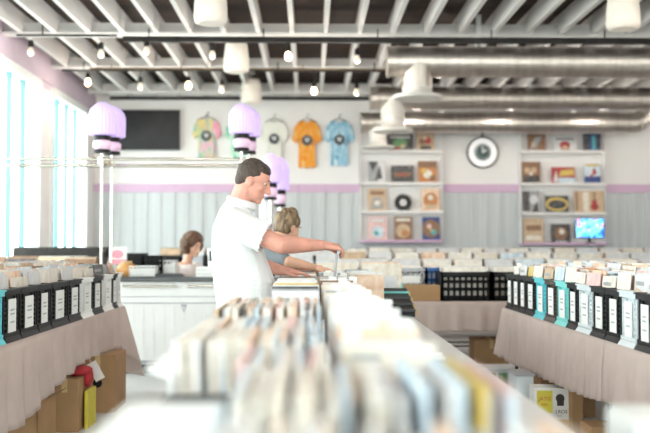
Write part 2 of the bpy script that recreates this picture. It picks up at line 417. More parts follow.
proto = [o for o in bpy.data.objects if o.name.startswith('pendant_bulb')][0]
def point(x, y, z, e=4.6):
    l = bpy.data.lights.new('bulb_light', 'POINT'); l.energy = e; l.color = (1, .90, .80); l.shadow_soft_size = .06
    o = bpy.data.objects.new('bulb_light', l); COL.objects.link(o); o.location = (x, y, z)
for row, d in ((r1, 10.6), (r2, 12.7)):
    for a, b, c in row:
        p = P(a, b, d); point(p.x, d, p.z-.16)
rw = 0
for yy in (7.8, 6.0, 4.2, 2.1, .0, -2.2):  # unseen bulb rows added to brighten the room
    rw += 1
    for k in range(7):
        xx = -2.9+1.55*k
        c = copy_tree(proto); c.location = (xx, yy, 0)
        c['label'] = 'added unseen bare round bulb %s from window wall, %s row over the centre tables' % (ordw(k+1), ordw(rw))
        point(xx, yy, 3.33)
for yy in (11.7, 14.35):  # more bulbs added for light, kept out of sight behind the ducts
    for k in range(4):
        xx = 1.7+1.5*k; c = copy_tree(proto); c.location = (xx, yy, 0)
        c['label'] = 'added bare round bulb hidden behind the ducts, %s from centre in the %s row' % (ordw(k+1), 'nearer' if yy < 12 else 'farther')
        point(xx, yy, 3.33)
# drum pendants
def drum(px, y1, wpx, d, zt, label):
    p = P(px, y1, d); r = wpx/2*d/F; h = r*2*1.12
    t = thing('pendant_lamp', label, 'pendant lamp', (p.x, d, p.z), group='cream drum pendants')
    MB().lathe([(r*.72, 0), (r*.93, .015), (r, .05), (r*.97, h*.5), (r*.86, h-.02), (r*.80, h), (r*.3, h+.012)], 36).build('lamp_shade', M['shade'], t)
    MB().tube((0,0,h), (0,0,zt-p.z), .006, .006, 6).build('cord', M['frame'], t)
    MB().lathe([(.06, zt-p.z-.03), (.06, zt-p.z)], 16).build('canopy', M['frame'], t)
drum(210, 23, 34, 8.8, DECK-.005, 'cream drum pendant nearest of the three in line by the black television')
drum(236, 72, 26, 11.5, DECK-.005, 'cream drum pendant, middle of the three in line')
drum(251, 103, 21, 14.6, DECK-.005, 'cream drum pendant farthest of the three, above the shirts')
drum(627, 27, 34, 8.8, DECK-.005, 'cream drum pendant alone in front of the large steel duct')

# ------------------------------------------------------------------ purple lamps on posts, chrome rail
def post_lamp(px, dome_top, dome_bot, wpx, d, label, base=0., post=None):
    a = P(px, dome_top, d); b = P(px, dome_bot, d); r = wpx/2*d/F; H = a.z-b.z
    t = thing('post_lamp', label, 'lamp', (a.x, d, base), group='purple ribbed post lamps')
    z = b.z-base
    MB().lathe([(r*.80, z), (r*.98, z+.01), (r, z+H*.25), (r, z+H*.62), (r*.86, z+H*.78), (r*.58, z+H*.9), (r*.25, z+H*.985), (.004, z+H)], 48, rib=.035).build('lamp_shade', M['purple'], t).data.polygons.foreach_set('use_smooth', [False]*(48*7+2 if False else 48*7+1))
    k = d/9.
    for za, zb in ((0, .045), (.14, .17)): MB().lathe([(r*.62, z-za*k), (r*.62, z-zb*k)], 24).build('collar', M['black'], t)
    MB().lathe([(r*.5, z-.045*k), (r*.68, z-.06*k), (r*.68, z-.11*k), (r*.45, z-.14*k)], 24).build('spool', M['pinkspool'], t)
    MB().tube((0,0,.0), (0,0,z-.16*k), .0135*k, .0135*k, 14).build('post', post or M['chrome'], t)
    MB().lathe([(.09, 0), (.09, .015), (.03, .03)], 20).build('base', M['chrome'], t)
post_lamp(102.5, 102, 136, 27, 8.95, 'purple ribbed lamp over the left counter, nearer of the first pair', .955)
post_lamp(112.5, 106, 138, 25, 9.35, 'purple ribbed lamp over the left counter, farther of the first pair', .955, M['chrome'])
post_lamp(241.5, 103, 134, 25, 8.95, 'purple ribbed lamp above the standing man, nearer of its pair', .955)
post_lamp(249, 107, 137, 22, 9.35, 'purple ribbed lamp above the standing man, farther of its pair', .955, M['chrome'])
post_lamp(270.5, 153, 183, 21, 11.6, 'low purple ribbed lamp on a floor post by the blond woman, nearer one')
post_lamp(280, 157, 190, 18, 12.0, 'low purple ribbed lamp on a floor post by the blond woman, farther one')
cp = P(268, 245, 12.6)
tag(MB().lathe([(.17, 0), (.17, .03), (.12, .05), (.12, 2.05), (.16, 2.08), (.16, 2.12)], 28).build('display_column', M['frame'], loc=(cp.x, 12.6, 0)), 'round white column standing below the low purple lamps', 'column')
rl = thing('chrome_rail', 'long double chrome rail above the counter, between the purple lamps', 'rail', (0, 9.15, 2.09))
MB().tube((-3.7, -.2, .03), (-.60, -.2, .03), .017, .017, 12).build('rail_tube', M['chrome'], rl)
MB().tube((-3.7, .2, .0), (-.60, .2, .0), .019, .019, 12).build('rail_tube', M['chrome'], rl)
for xa, xb in ((-.63, -.60), (-2.10, -2.06)): MB().box(xa, xb, -.22, .22, -.02, .05).build('bracket', M['chrome'], rl)

# ------------------------------------------------------------------ back wall: tv, shirts, clock, shelves
def bw(px, d=15.5): return (px-VX)*d/F
def bz(py, d=15.5): return CZ+(VY-py)*d/F
t = thing('television', 'large black flat television on the back wall beside the window corner', 'television', (bw(148.5), BACK-.02, bz(130)))
MB().box(-.53, .53, -.09, -.03, -.34, .345).build('bezel', M['black'], t)
MB().box(-.515, .515, -.094, -.088, -.32, .33).build('screen', M['tvglass'], t)
MB().box(-.2, .2, -.03, .0, -.15, .15).build('wall_mount', M['blackmetal'], t)

shirt_poly = [(-.245,-.36),(.245,-.36),(.235,.10),(.33,.02),(.43,.11),(.36,.30),(.25,.375),(.10,.41),(.05,.375),(-.05,.375),(-.10,.41),(-.25,.375),(-.36,.30),(-.43,.11),(-.33,.02),(-.235,.10)]
def tshirt(pc, y0, y1, wpx, m, label, dy=.0):
    c = P(pc, (y0+y1)/2, 15.5)
    t = thing('tie_dye_shirt' if 'dye' in label else 'printed_shirt', label, 't-shirt', (c.x, BACK-.015, c.z), group='shirts hung on the back wall')
    sx = wpx*15.5/F/.86; sz = (y1-y0)*15.5/F/.77
    b = MB(); poly = [(x*sx, z*sz) for x, z in shirt_poly]
    o = b.prism(poly, -.055, -.012).build('shirt_body', m, t); bevel(o, .012, 2)
    e = MB()
    e.disc((0, .08*sz), .092, -.062, -.054, 0, 24)
    e.disc((0, .08*sz), .026, -.066, -.061, 1, 16)
    e.prism([(-.04, .08*sz+.02), (-.012, .08*sz+.062), (-.02, .08*sz)], -.066, -.061, 1).prism([(.04, .08*sz+.02), (.012, .08*sz+.062), (.02, .08*sz)], -.066, -.061, 1)
    e.disc((0, .08*sz), .010, -.069, -.064, 0, 10)
    e.build('chest_print', [M['ink'], M['paper']], t)
    MB().path([(-.16, -.03, .375*sz), (0, -.03, .45*sz), (.16, -.03, .375*sz)], .006, 6).path([(0, -.03, .45*sz), (.0, -.03, .50*sz), (.03, -.01, .52*sz), (.03, .015, .50*sz)], .004, 6).build('hanger', M['blackmetal'], t)
tshirt(206, 119, 161, 29, tiedye('tie_dye_rainbow', [(.80,.30,.38),(.82,.48,.24),(.70,.62,.25),(.25,.50,.38),(.70,.50,.55),(.80,.38,.50),(.80,.30,.38)], scale=1.6), 'pink, green and orange swirl tie-dye shirt next to the television')
tshirt(239, 120, 161, 29, tiedye('tie_dye_green', [(.12,.48,.30),(.35,.70,.50),(.75,.82,.75)]), 'green tie-dye shirt partly behind the purple lamps')
tshirt(274, 121, 165, 28, tiedye('off_white_wash', [(.62,.62,.55),(.74,.73,.66),(.70,.70,.64)]), 'off-white shirt with black round print between the green and orange ones')
tshirt(307, 121, 169, 30, tiedye('tie_dye_orange', [(.80,.50,.18),(.80,.32,.04),(.78,.22,.01)]), 'bright orange tie-dye shirt on the back wall')
tshirt(339.5, 121, 167, 31, tiedye('tie_dye_blue', [(.66,.76,.80),(.30,.52,.66),(.12,.33,.50)]), 'blue tie-dye shirt hanging nearest the steel ducts')

t = thing('wall_clock', 'round wall clock with thin dark rim and broad white ring', 'clock', (bw(484.3), BACK, bz(151.5)))
MB().lathe([(.275, 0), (.275, .05), (.262, .06), (.25, .05), (.25, .03)], 48, axis='Y').build('rim', M['brown_plastic'], t)
MB().lathe([(.255, .02), (.255, .04)], 48, axis='Y').build('clock_face', M['clockface'], t)
MB().lathe([(.145, .03), (.145, .046)], 40, axis='Y').build('dial', M['clockdark'], t)
q = MB()
for i in range(12):
    a = i*PI/6; q.box(-.006, .006, -.052, -.046, .105, .135, mtx=Matrix.Rotation(a, 4, 'Y'))
q.build('hour_mark', M['white'], t)
MB().box(-.008, .008, -.056, -.05, -.01, .11, mtx=Matrix.Rotation(-.02, 4, 'Y')).build('minute_hand', M['white'], t)
MB().box(-.01, .01, -.06, -.054, -.01, .08, mtx=Matrix.Rotation(.95, 4, 'Y')).build('hour_hand', M['white'], t)
MB().tube((0, -.02, .28), (0, -.02, .36), .015, .015, 8).build('hook', M['blackmetal'], t)

def shelf_unit(x0, x1, zs, ztop, label):
    t = thing('wall_shelf', label, 'shelf', (0, BACK-.035, 0))
    MB().box(x0, x1, -.03, 0, zs[-1], ztop).build('back_panel', M['wall'], t)
    for i, z in enumerate(zs):
        last = i == len(zs)-1
        MB().box(x0, x1, -.17, -.03, z-.035, z).box(x0, x1, -.175, -.165, z-.035, z+.012).build('shelf_board', M['pink'] if last else M['wall'], t)
    for xx in (x0, x1-.02): MB().box(xx, xx+.02, -.10, -.03, zs[-1], ztop).build('side_edge', M['wall'], t)
ZS = [bz(151), bz(183), bz(211.5), bz(240.5)]
shelf_unit(bw(360), bw(443), ZS, bz(131), 'white wall shelf of record covers with pink base, nearer the shirts')
ZR = [bz(151), bz(183.5), bz(213), bz(243)]
shelf_unit(bw(521), bw(607), ZR, bz(131), 'white wall shelf of record covers with pink base, on the far side of the clock')
YC = BACK-.035-.16
def cover(x0, x1, ytop, shelfz, base, shapes, label, tilt=-.12, mats=None):
    X0, X1 = bw(x0), bw(x1); wd = X1-X0; z1 = bz(ytop); h = z1-shelfz-.0
    b = MB(); b.box(-wd/2, wd/2, -.006, 0, 0, h, 0)
    ms = [M[base]]
    k = 1
    for s in shapes:
        m = M[s[0]]
        if m not in ms: ms.append(m)
        mi = ms.index(m); y0 = -.006-.001*k; k += 1
        if s[1] == 'r': b.box(-wd/2+s[2]*wd, -wd/2+s[3]*wd, y0, -.005, s[4]*h, s[5]*h, mi)
        elif s[1] == 'o': b.disc((-wd/2+s[2]*wd, s[3]*h), s[4]*h, y0, -.005, mi, 20, s[5] if len(s) > 5 else 1)
        elif s[1] == 'p': b.prism([(-wd/2+u*wd, v*h) for u, v in s[2]], y0, -.005, mi)
    o = b.build('record_cover', ms, loc=((X0+X1)/2, YC+.02, shelfz+.001)); o.rotation_euler = (-.10, 0, 0)
    return tag(o, label, 'record cover', 'covers on the wall shelves')
Z = ZS
cover(387, 413, 134.5, Z[0], 's_black', [('s_green','o',.5,.45,.34,1.3),('s_white','r',.1,.9,.78,.9),('s_tan','o',.6,.3,.14),('s_red','r',.3,.5,.1,.25)], 'wide black cover with a green oval picture, top row of the shelf by the shirts')
cover(417, 434.5, 133.5, Z[0], 's_tan', [('s_brown','o',.3,.55,.18),('s_red','o',.62,.6,.2),('s_black','r',.2,.8,.08,.3),('s_peach','o',.45,.75,.12)], 'tan and red cover with two figures, top row of the shelf by the shirts')
cover(367, 385, 160.5, Z[1], 's_white', [('s_grey','r',.05,.6,.05,.95),('s_black','p',[(.1,.95),(.6,.95),(.3,.5)]),('s_black','p',[(.4,.1),(.85,.2),(.7,.8)]),('s_grey','o',.35,.3,.14)], 'black and white photo cover on the second shelf row by the shirts')
cover(391, 413.5, 165.5, Z[1], 's_black', [('s_brown','r',.12,.88,.35,.6),('s_red','r',.3,.7,.42,.5),('s_grey','o',.85,.88,.06)], 'wide black cover with dark red band on the second shelf row')
cover(418, 437, 161, Z[1], 's_orange', [('s_brown','r',.0,1,.7,1),('s_cream','o',.5,.4,.2),('s_yellow','o',.3,.55,.12),('s_brown','o',.75,.2,.14)], 'orange and brown cover with a pale figure on the second shelf row')
cover(368, 386, 188.5, Z[2], 's_tan', [('s_brown','r',.12,.88,.72,.88),('s_grey','p',[(.15,.12),(.85,.12),(.7,.6),(.3,.6)]),('s_cream','o',.5,.36,.12)], 'olive and cream cover with dark title on the third shelf row')
o = MB().lathe([(.15, 0), (.15, .004)], 32, 0, (0,0,.15), 'Y').lathe([(.055, .004), (.055, .006)], 24, 1, (0,0,.15), 'Y').lathe([(.018, .006), (.018, .008)], 12, 0, (0,0,.15), 'Y').build('vinyl_record', [M['vinyl'], M['paper']], loc=(bw(403), YC+.02, Z[2]+.002))
o.rotation_euler = (-.1, 0, 0); tag(o, 'black vinyl record with white centre standing on the third shelf row', 'record')
cover(421.5, 439.5, 188.5, Z[2], 's_peach', [('s_orange','o',.5,.5,.32),('s_tan','r',.2,.8,.1,.3),('s_cream','o',.5,.6,.12)], 'peach and orange cover on the third shelf row')
cover(368.5, 387, 216.5, Z[3], 's_pale pink', [('s_pale blue','o',.5,.35,.25),('s_teal','o',.4,.3,.1),('s_white','r',.15,.85,.78,.9)], 'pale pink cover with a blue shape on the lowest shelf row by the shirts')
cover(394, 412, 216.5, Z[3], 's_brown', [('s_tan','o',.5,.4,.3),('s_cream','r',.1,.9,.8,.92),('s_orange','o',.6,.3,.15)], 'brown and tan cover on the lowest shelf row by the shirts')
cover(422, 439.5, 217, Z[3], 's_navy', [('s_brown','o',.5,.5,.38),('s_pale pink','o',.4,.6,.1),('s_teal','o',.65,.35,.12),('s_yellow','o',.5,.45,.06)], 'dark purple patterned cover on the lowest shelf row')
Z = ZR
cover(528, 546.5, 133.5, Z[0], 's_brown', [('s_grey','p',[(.1,.1),(.5,.2),(.8,.9),(.4,.8)]),('s_tan','o',.3,.4,.12)], 'dark brown cover on the top row of the shelf past the clock')
cover(554, 577, 136.5, Z[0], 's_white', [('s_red','o',.5,.4,.3,1.2),('s_black','r',.1,.9,.8,.92),('s_tan','o',.5,.25,.18),('s_brown','r',.3,.75,.02,.12)], 'white cover with a red dome shape on the top row past the clock')
cover(584, 602, 133.5, Z[0], 's_navy', [('s_black','r',0,.35,0,1),('s_teal','r',.5,.7,.1,.9),('s_black','r',.8,1,0,1)], 'dark blue cover on the top row past the clock')
cover(522, 541, 161.5, Z[1], 's_brown', [('s_tan','o',.3,.6,.14),('s_tan','o',.65,.62,.13),('s_black','r',.1,.9,.05,.35),('s_cream','o',.5,.45,.08)], 'dark olive cover with faces on the second row past the clock')
cover(552, 575.5, 167, Z[1], 's_red', [('s_yellow','p',[(.3,.45),(.95,.5),(.95,.9),(.4,.8)]),('s_white','p',[(.05,.1),(.3,.1),(.2,.8)]),('s_pale blue','r',.3,1,.0,.35)], 'wide red, yellow and blue cover on the second row past the clock')
cover(585, 601.5, 163, Z[1], 's_pale blue', [('s_navy','r',0,1,0,.35),('s_red','p',[(.3,.3),(.8,.5),(.6,.8)]),('s_yellow','r',.1,.9,.85,.97),('s_white','o',.4,.55,.1)], 'blue comic-style cover with red shape on the second row past the clock')
cover(523, 540, 190.5, Z[2], 's_grey', [('s_black','r',.0,.4,.1,.95),('s_white','o',.65,.6,.2),('s_black','p',[(.5,0),(.95,0),(.8,.5)])], 'black and white cover on the third row past the clock')
cover(545.5, 569, 195.5, Z[2], 's_black', [('s_yellow','o',.5,.5,.4,1.65),('s_black','o',.5,.48,.26,2.0)], 'wide black cover with a yellow oval on the third row past the clock')
cover(574.5, 604.5, 190.5, Z[2], 's_tan', [('s_brown','r',.06,.12,.1,.95),('s_cream','r',.3,.5,.05,.95),('s_red','o',.68,.28,.17),('s_red','o',.68,.48,.12),('s_brown','r',.66,.71,.5,.95)], 'tan double cover with a red guitar on the third row past the clock')
cover(524, 543.5, 218, Z[3], 's_tan', [('s_brown','o',.25,.6,.12),('s_brown','o',.5,.6,.12),('s_brown','o',.75,.6,.12),('s_cream','r',.1,.9,.1,.3)], 'tan cover with three figures on the lowest row past the clock')
cover(551, 570.5, 224, Z[3], 's_black', [('s_brown','o',.5,.5,.36),('s_cream','o',.55,.6,.15),('s_white','r',.2,.8,.05,.1)], 'dark cover with a glowing centre on the lowest row past the clock')
t = thing('lit_display', 'small lit screen with blue and orange picture on the lowest shelf', 'screen', (bw(589.5), YC+.01, Z[3]))
MB().box(-.245, .245, -.02, .02, .09, .42).build('bezel', M['black'], t)
MB().box(-.235, .235, -.024, -.019, .10, .41).build('screen', M['screen'], t)
MB().box(-.1, .1, -.03, .05, 0, .012).box(-.02, .02, -.0, .02, 0, .1).build('stand', M['black'], t)

# ------------------------------------------------------------------ tables and cloths
def lerp(pts, x):
    if x <= pts[0][0]: return pts[0][1]
    for (a, va), (b, vb) in zip(pts[:-1], pts[1:]):
        if x <= b: return va+(vb-va)*(x-a)/(b-a)
    return pts[-1][1]
def ftable(x0, x1, y0, y1, label, topz=.738, m='tabletop'):
    t = thing('folding_table', label, 'table', ((x0+x1)/2, (y0+y1)/2, 0)); a = (x1-x0)/2; b = (y1-y0)/2
    bevel(MB().box(-a, a, -b, b, topz-.03, topz).build('tabletop', M[m], t), .006)
    for sx in (-1, 1):
        for sy in (-1, 1):
            MB().tube((sx*(a-.08), sy*(b-.15), 0), (sx*(a-.08), sy*(b-.15), topz-.03), .014, .014, 10).build('leg', M['blackmetal'], t)
    for sy in (-1, 1): MB().tube((-a+.08, sy*(b-.15), .12), (a-.08, sy*(b-.15), .12), .010, .010, 8).build('leg_brace', M['blackmetal'], t)
    return t
def cloth(corners, hem, label, topz=.742, flare='all', flare_amt=.10, seed=0, name='tablecloth', amp=.016, wave=.26):
    """corners: list of perimeter points, counter-clockwise loop; skirt hangs from each side; hem(s, side) gives its height"""
    rr = random.Random(seed); n = len(corners); loop = []
    for i in range(n):
        a = Vector((*corners[i], 0)); b = Vector((*corners[(i+1) % n], 0)); L_ = (b-a).length; k = max(6, int(L_/.022))
        nrm = Vector(((b-a).y, -(b-a).x, 0)).normalized()
        for j in range(k): loop.append((a.lerp(b, j/k), nrm, i, j/k, L_))
    m = len(loop); rows = 12; vs = []; ph = rr.uniform(0, 6)
    for j in range(rows+1):
        t = j/rows
        for q, (p, nr, side, u, L_) in enumerate(loop):
            if u == 0:
                pn = loop[(q-1) % m][1]; nr2 = (nr+pn).normalized()*1.2
            else: nr2 = nr
            dc = min(u, 1-u)*L_
            z1 = hem(p, side)
            s = q*.022
            f = amp*t**.8*(math.sin(s/wave*2*PI+ph+1.2*math.sin(s*2.1+ph)) + .5*math.sin(s/wave*3.7*PI+2*ph))+amp*.9*t
            f += flare_amt*t*math.exp(-(dc/.16)**2) if flare == 'all' or (side, u > .5) in flare else 0.
            z = topz+(z1-topz)*t
            if j == 0: vs.append(p+Vector((0, 0, topz)))
            else: vs.append(p+nr2*(f+.004)+Vector((0, 0, z)))
    fs = []
    for j in range(rows):
        for q in range(m): fs.append((j*m+q, (j+1)*m+q, (j+1)*m+(q+1) % m, j*m+(q+1) % m))
    fs.append(tuple(range(m)))
    b = MB(); b.add(vs, fs, 0, True)
    o = b.build(name, M['cloth']); so = o.modifiers.new('thick', 'SOLIDIFY'); so.thickness = .003; so.offset = 1
    return tag(o, label, 'tablecloth')
LX = -1.60; RX = 1.62
ftable(LX-.80, LX+.0, 3.9, 6.36, 'long folding table under the left cloth nearer the camera')
ftable(LX-.80, LX+.0, 6.42, 7.84, 'folding table under the left cloth nearer the counter')
hl = [(3.9,.30),(5.07,.28),(5.5,.36),(5.75,.39),(6.4,.46)]
cloth([(LX, 3.9), (LX, 6.38), (LX-.8, 6.38), (LX-.8, 3.9)], lambda p, s: lerp(hl, p.y) if s == 0 else (.46 if s == 1 else .3), 'taupe cloth on the left table, nearer piece with the rising hem', seed=1, flare=())
hl2 = [(6.4,.46),(6.85,.45),(7.6,.42),(7.75,.26),(7.84,.12)]
cloth([(LX, 6.40), (LX, 7.84), (LX-.8, 7.84), (LX-.8, 6.40)], lambda p, s: lerp(hl2, p.y) if s == 0 else (.12+.3*min(1, (LX-p.x)/.2) if s == 1 else .45), 'taupe cloth on the left table, far piece with a low hanging corner', topz=.744, seed=2, flare=((0, True), (1, False)), flare_amt=.16)
ftable(RX, RX+.82, 3.3, 4.93, 'folding table under the right cloth nearer the camera')
ftable(RX, RX+.82, 4.97, 7.58, 'long folding table under the right cloth nearer the cross table')
hr = [(3.3,.5),(4.37,.46),(4.88,.42),(5.22,.39),(6.04,.36),(7.3,.33),(7.58,.35)]
cloth([(RX, 4.95), (RX, 3.3), (RX+.82, 3.3), (RX+.82, 4.95)], lambda p, s: lerp(hr, p.y) if abs(p.x-RX) < .01 else .4, 'taupe cloth on the right table, nearer piece', seed=3, topz=.744, flare=())
cloth([(RX, 7.58), (RX, 4.96), (RX+.82, 4.96), (RX+.82, 7.58)], lambda p, s: lerp(hr, p.y) if abs(p.x-RX) < .01 else .4, 'taupe cloth on the right table, far piece with pleated front', seed=4, wave=.13, flare=((0, False), (3, True)), flare_amt=.05)
# cross table behind, running away to the right
ftable(.62, 2.44, 8.42, 9.12, 'folding table set crosswise behind the centre bins', m='tabletop')
cloth([(.60, 8.40), (2.46, 8.40), (2.46, 9.14), (.60, 9.14)], lambda p, s: .47 if s == 0 else .4, 'taupe cloth over the crosswise table carrying black milk crates', seed=5, wave=.2, flare=())
ftable(2.6, 4.4, 8.42, 9.12, 'folding table at the end of the crosswise row', m='tabletop')
cloth([(2.58, 8.40), (4.42, 8.40), (4.42, 9.14), (2.58, 9.14)], lambda p, s: .47 if s == 0 else .4, 'taupe cloth over the end table of the crosswise row', seed=6, wave=.2, flare=())
# centre table
ftable(-.34, .76, .55, 3.92, 'white folding table right in front of the camera')
ftable(-.20, .76, 3.94, 8.0, 'farther white folding table in the centre, with black trays at its far end')

# ------------------------------------------------------------------ crates
def crate_thing(kind, label, loc, rz, wsc=1., group='record crates along the aisles', L_=.36, H=.285, card=True):
    t = thing('record_crate', label, 'crate', loc, rz, group)
    m = M[kind]; W = .31*wsc; a = W/2
    b = MB()
    # side walls, back, bottom (walls lean in towards the base)
    b.add([(-a*.9,.02,0),(a*.9,.02,0),(a*.9,L_-.02,0),(-a*.9,L_-.02,0)], [(3,2,1,0)])
    for s in (-1, 1):
        b.add([(s*a*.9,.02,0),(s*a*.9,L_-.02,0),(s*a*.98,L_,H),(s*a*.98,.01,H),(s*(a*.9-.006),.02,0),(s*(a*.9-.006),L_-.02,0),(s*(a*.98-.006),L_,H),(s*(a*.98-.006),.01,H)],
              [(0,1,2,3),(7,6,5,4),(3,2,6,7),(0,4,5,1)] if s > 0 else [(3,2,1,0),(4,5,6,7),(7,6,2,3),(1,5,4,0)])
    b.box(-a*.95, a*.95, L_-.02, L_-.012, 0, H)
    # lattice front
    c = .072*wsc
    for x0, x1 in ((-a*.93, -a*.93+.016), (a*.93-.016, a*.93), (-c-.012, -c), (c, c+.012)): b.box(x0, x1, .008, .018, .04, H-.04)
    for k in range(7):
        z = .045+k*(H-.1)/7; b.box(-a*.93, a*.93, .010, .016, z, z+.010)
    b.box(-a*.95, a*.95, .0, .02, .03, .05); b.box(-a*.93, a*.93, .02, .024, .03, H*.97)
    b.build('crate_body', m, t)
    f = MB(); f.box(-a*.99, a*.99, -.004, .012, H-.034, H-.008).box(-a, a, -.014, .02, H-.008, H)
    f.box(-a, -a+.012, 0, L_, H-.010, H).box(a-.012, a, 0, L_, H-.010, H).box(-a, a, L_-.02, L_, H-.01, H)
    f.build('rim', m, t)
    MB().taper((-a, a, -.016, .03), (-a*.94, a*.94, .0, .03), 0, .028).box(-a, -a*.9, .0, L_, 0, .02).box(a*.9, a, .0, L_, 0, .02).build('foot', m, t)
    if card:
        q = MB(); q.box(-c*.98, c*.98, .000, .004, .05, H-.055)
        for k in range(6):
            z = H-.085-k*.022; wv = c*(.75 if k % 3 else .5)
            if k in (1, 2, 4): q.box(-wv*.7, wv*.7, -.0012, .0, z-.012, z-.003, 1)
        q.build('label_card', [M['paper'], M['greyink']], t)
    return t

sleeve_cache = {}
def sleeve(kind, w_, h_, th, colour, label, cat, group, mtx):
    key = (kind, round(w_, 3), round(h_, 3), th, colour)
    if key not in sleeve_cache:
        b = MB(); b.box(-w_/2, w_/2, -th/2, th/2, 0, h_, 0)
        acc = M['s_'+R.choice(['white', 'black', 'peach', 'teal', 'red', 'cream', 'grey', 'navy', 'yellow'])]
        u = R.uniform(.15, .3)
        b.box(-w_*.38, w_*.38, -th/2-.0006, -th/2, h_*u, h_*.7, 1)
        if R.random() < .35: b.box(-w_*.42, w_*R.uniform(-.1, .3), -th/2-.0006, -th/2, h_*.84, h_*.9, 2)
        sleeve_cache[key] = b.mesh(kind, [M['s_'+colour], acc, M['s_grey']])
    o = bpy.data.objects.new(kind, sleeve_cache[key]); COL.objects.link(o); o.matrix_world = mtx
    return tag(o, label, cat, group)
PALE = ['white']*14+['cream']*10+['ivory']*12+['pale pink']*4+['peach']*6+['pale blue']*5+['grey']*4+['tan']*4+['black', 'brown', 'black', 'yellow', 'teal', 'orange', 'navy']
STUFF = MB(); SK = list(SLC); 
def stuff_box(w_, h_, th, mtx, colour):
    STUFF.box(-w_/2, w_/2, -th/2, th/2, 0, h_, SK.index(colour), mtx)
def stack(origin, rz, y0, y1, pitch, w_, h_, where, group, individual=True, kind='record_sleeve', cat='record sleeve', jit=.012, lean=.12, pal=PALE, x=0., z0=.012):
    base = Matrix.Translation(origin) @ Matrix.Rotation(rz, 4, 'Z')
    y = y0; i = 1
    while y < y1:
        c = R.choice(pal); l = lean+R.uniform(-.05, .05)
        h = h_+R.uniform(-jit, jit)
        m = base @ Matrix.Translation((x+R.uniform(-jit*.5, jit*.5), y, z0)) @ Matrix.Rotation(-l, 4, 'X') @ Matrix.Rotation(R.uniform(-.02, .02), 4, 'Z') @ Matrix.Scale(h/h_, 4, (0, 0, 1))
        if individual is True or (individual and i <= individual):
            sleeve(kind, w_, h_, .004 if kind == 'record_sleeve' else .005, c, '%s %s %s %s' % (c, cat, ordw(i), where), cat, group, m)
        else: stuff_box(w_, h_, .005, m, c)
        y += pitch*R.uniform(.85, 1.15); i += 1

lp = [3.95, 4.22, 4.52, 4.82, 5.09, 5.42, 5.69, 6.10, 6.43, 6.77, 7.1, 7.45, 7.62, 7.80]
lcol = ['black', 'black', 'cyan', 'cyan', 'black', 'black', 'black', 'black', 'black', 'white', 'black', 'white', 'black']
lcol = ['paleplastic', 'black', 'cyan', 'black', 'black', 'black', 'black', 'black', 'white', 'black', 'white', 'black', 'white']
cname = {'black': 'black', 'cyan': 'cyan', 'white': 'white', 'mint': 'mint green', 'paleplastic': 'pale grey-blue', 'brown_plastic': 'brown-black'}
def side_row(edges, cols, xe, rz, side, zt=.7475):
    n = len(cols); nvis = 0
    for i, c in enumerate(cols):
        a, b = edges[i], edges[i+1]; w_ = b-a; k = n-i
        sgn = -1 if side == 'left' else 1
        crate_thing(c, '%s crate with white card, %s from far end of %s draped table' % (cname[c], ordw(k), side), (xe+sgn*.018, (a+b)/2, zt), rz, w_*.985/.31)
        og = Vector((xe+sgn*.018, (a+b)/2, zt))
        stack(og, rz, .03, .34, .027, w_*.88, .345, 'from aisle in %s crate from far end, %s table' % (ordw(k), side), 'record sleeves in the %s aisle crates' % side, individual=(6 if b > 4.3 else False), jit=.018)
        # second row behind it
        stack(og+Vector((sgn*.40, 0, 0)), rz, .0, .34, .022, w_*.9, .375, '', '', individual=False)
    # one simple low tray under the second row
side_row(lp, lcol, LX, PI/2, 'left')
rp = [3.45, 3.75, 4.03, 4.30, 4.52, 4.76, 4.99, 5.24, 5.52, 5.73, 6.0, 6.28, 6.57, 6.85, 7.07, 7.31, 7.52]
rcol = ['black', 'black', 'black', 'black', 'paleplastic', 'black', 'black', 'paleplastic', 'black', 'mint', 'brown_plastic', 'cyan', 'black', 'black', 'black', 'black'][:16]
side_row(rp, rcol, RX, -PI/2, 'right')
def tray(x0, x1, y0, y1, z, label, m='black', h=.14):
    t = thing('record_tray', label, 'tray', ((x0+x1)/2, (y0+y1)/2, z)); a = (x1-x0)/2; b = (y1-y0)/2
    MB().box(-a, a, -b, b, 0, .01).box(-a, -a+.01, -b, b, 0, h).box(a-.01, a, -b, b, 0, h).box(-a, a, -b, -b+.01, 0, h).box(-a, a, b-.01, b, 0, h).build('tray_body', M[m], t)
    MB().box(-a-.005, -a+.012, -b, b, h, h+.012).box(a-.012, a+.005, -b, b, h, h+.012).box(-a, a, -b-.005, -b+.012, h, h+.012).box(-a, a, b-.012, b+.005, h, h+.012).build('rim', M[m], t)
    return t
tray(LX-.80, LX-.415, 3.98, 7.78, .7475, 'long black tray of records behind the crates on the left draped table')
tray(RX+.415, RX+.81, 3.5, 7.5, .7475, 'long black tray of records behind the crates on the right draped table')

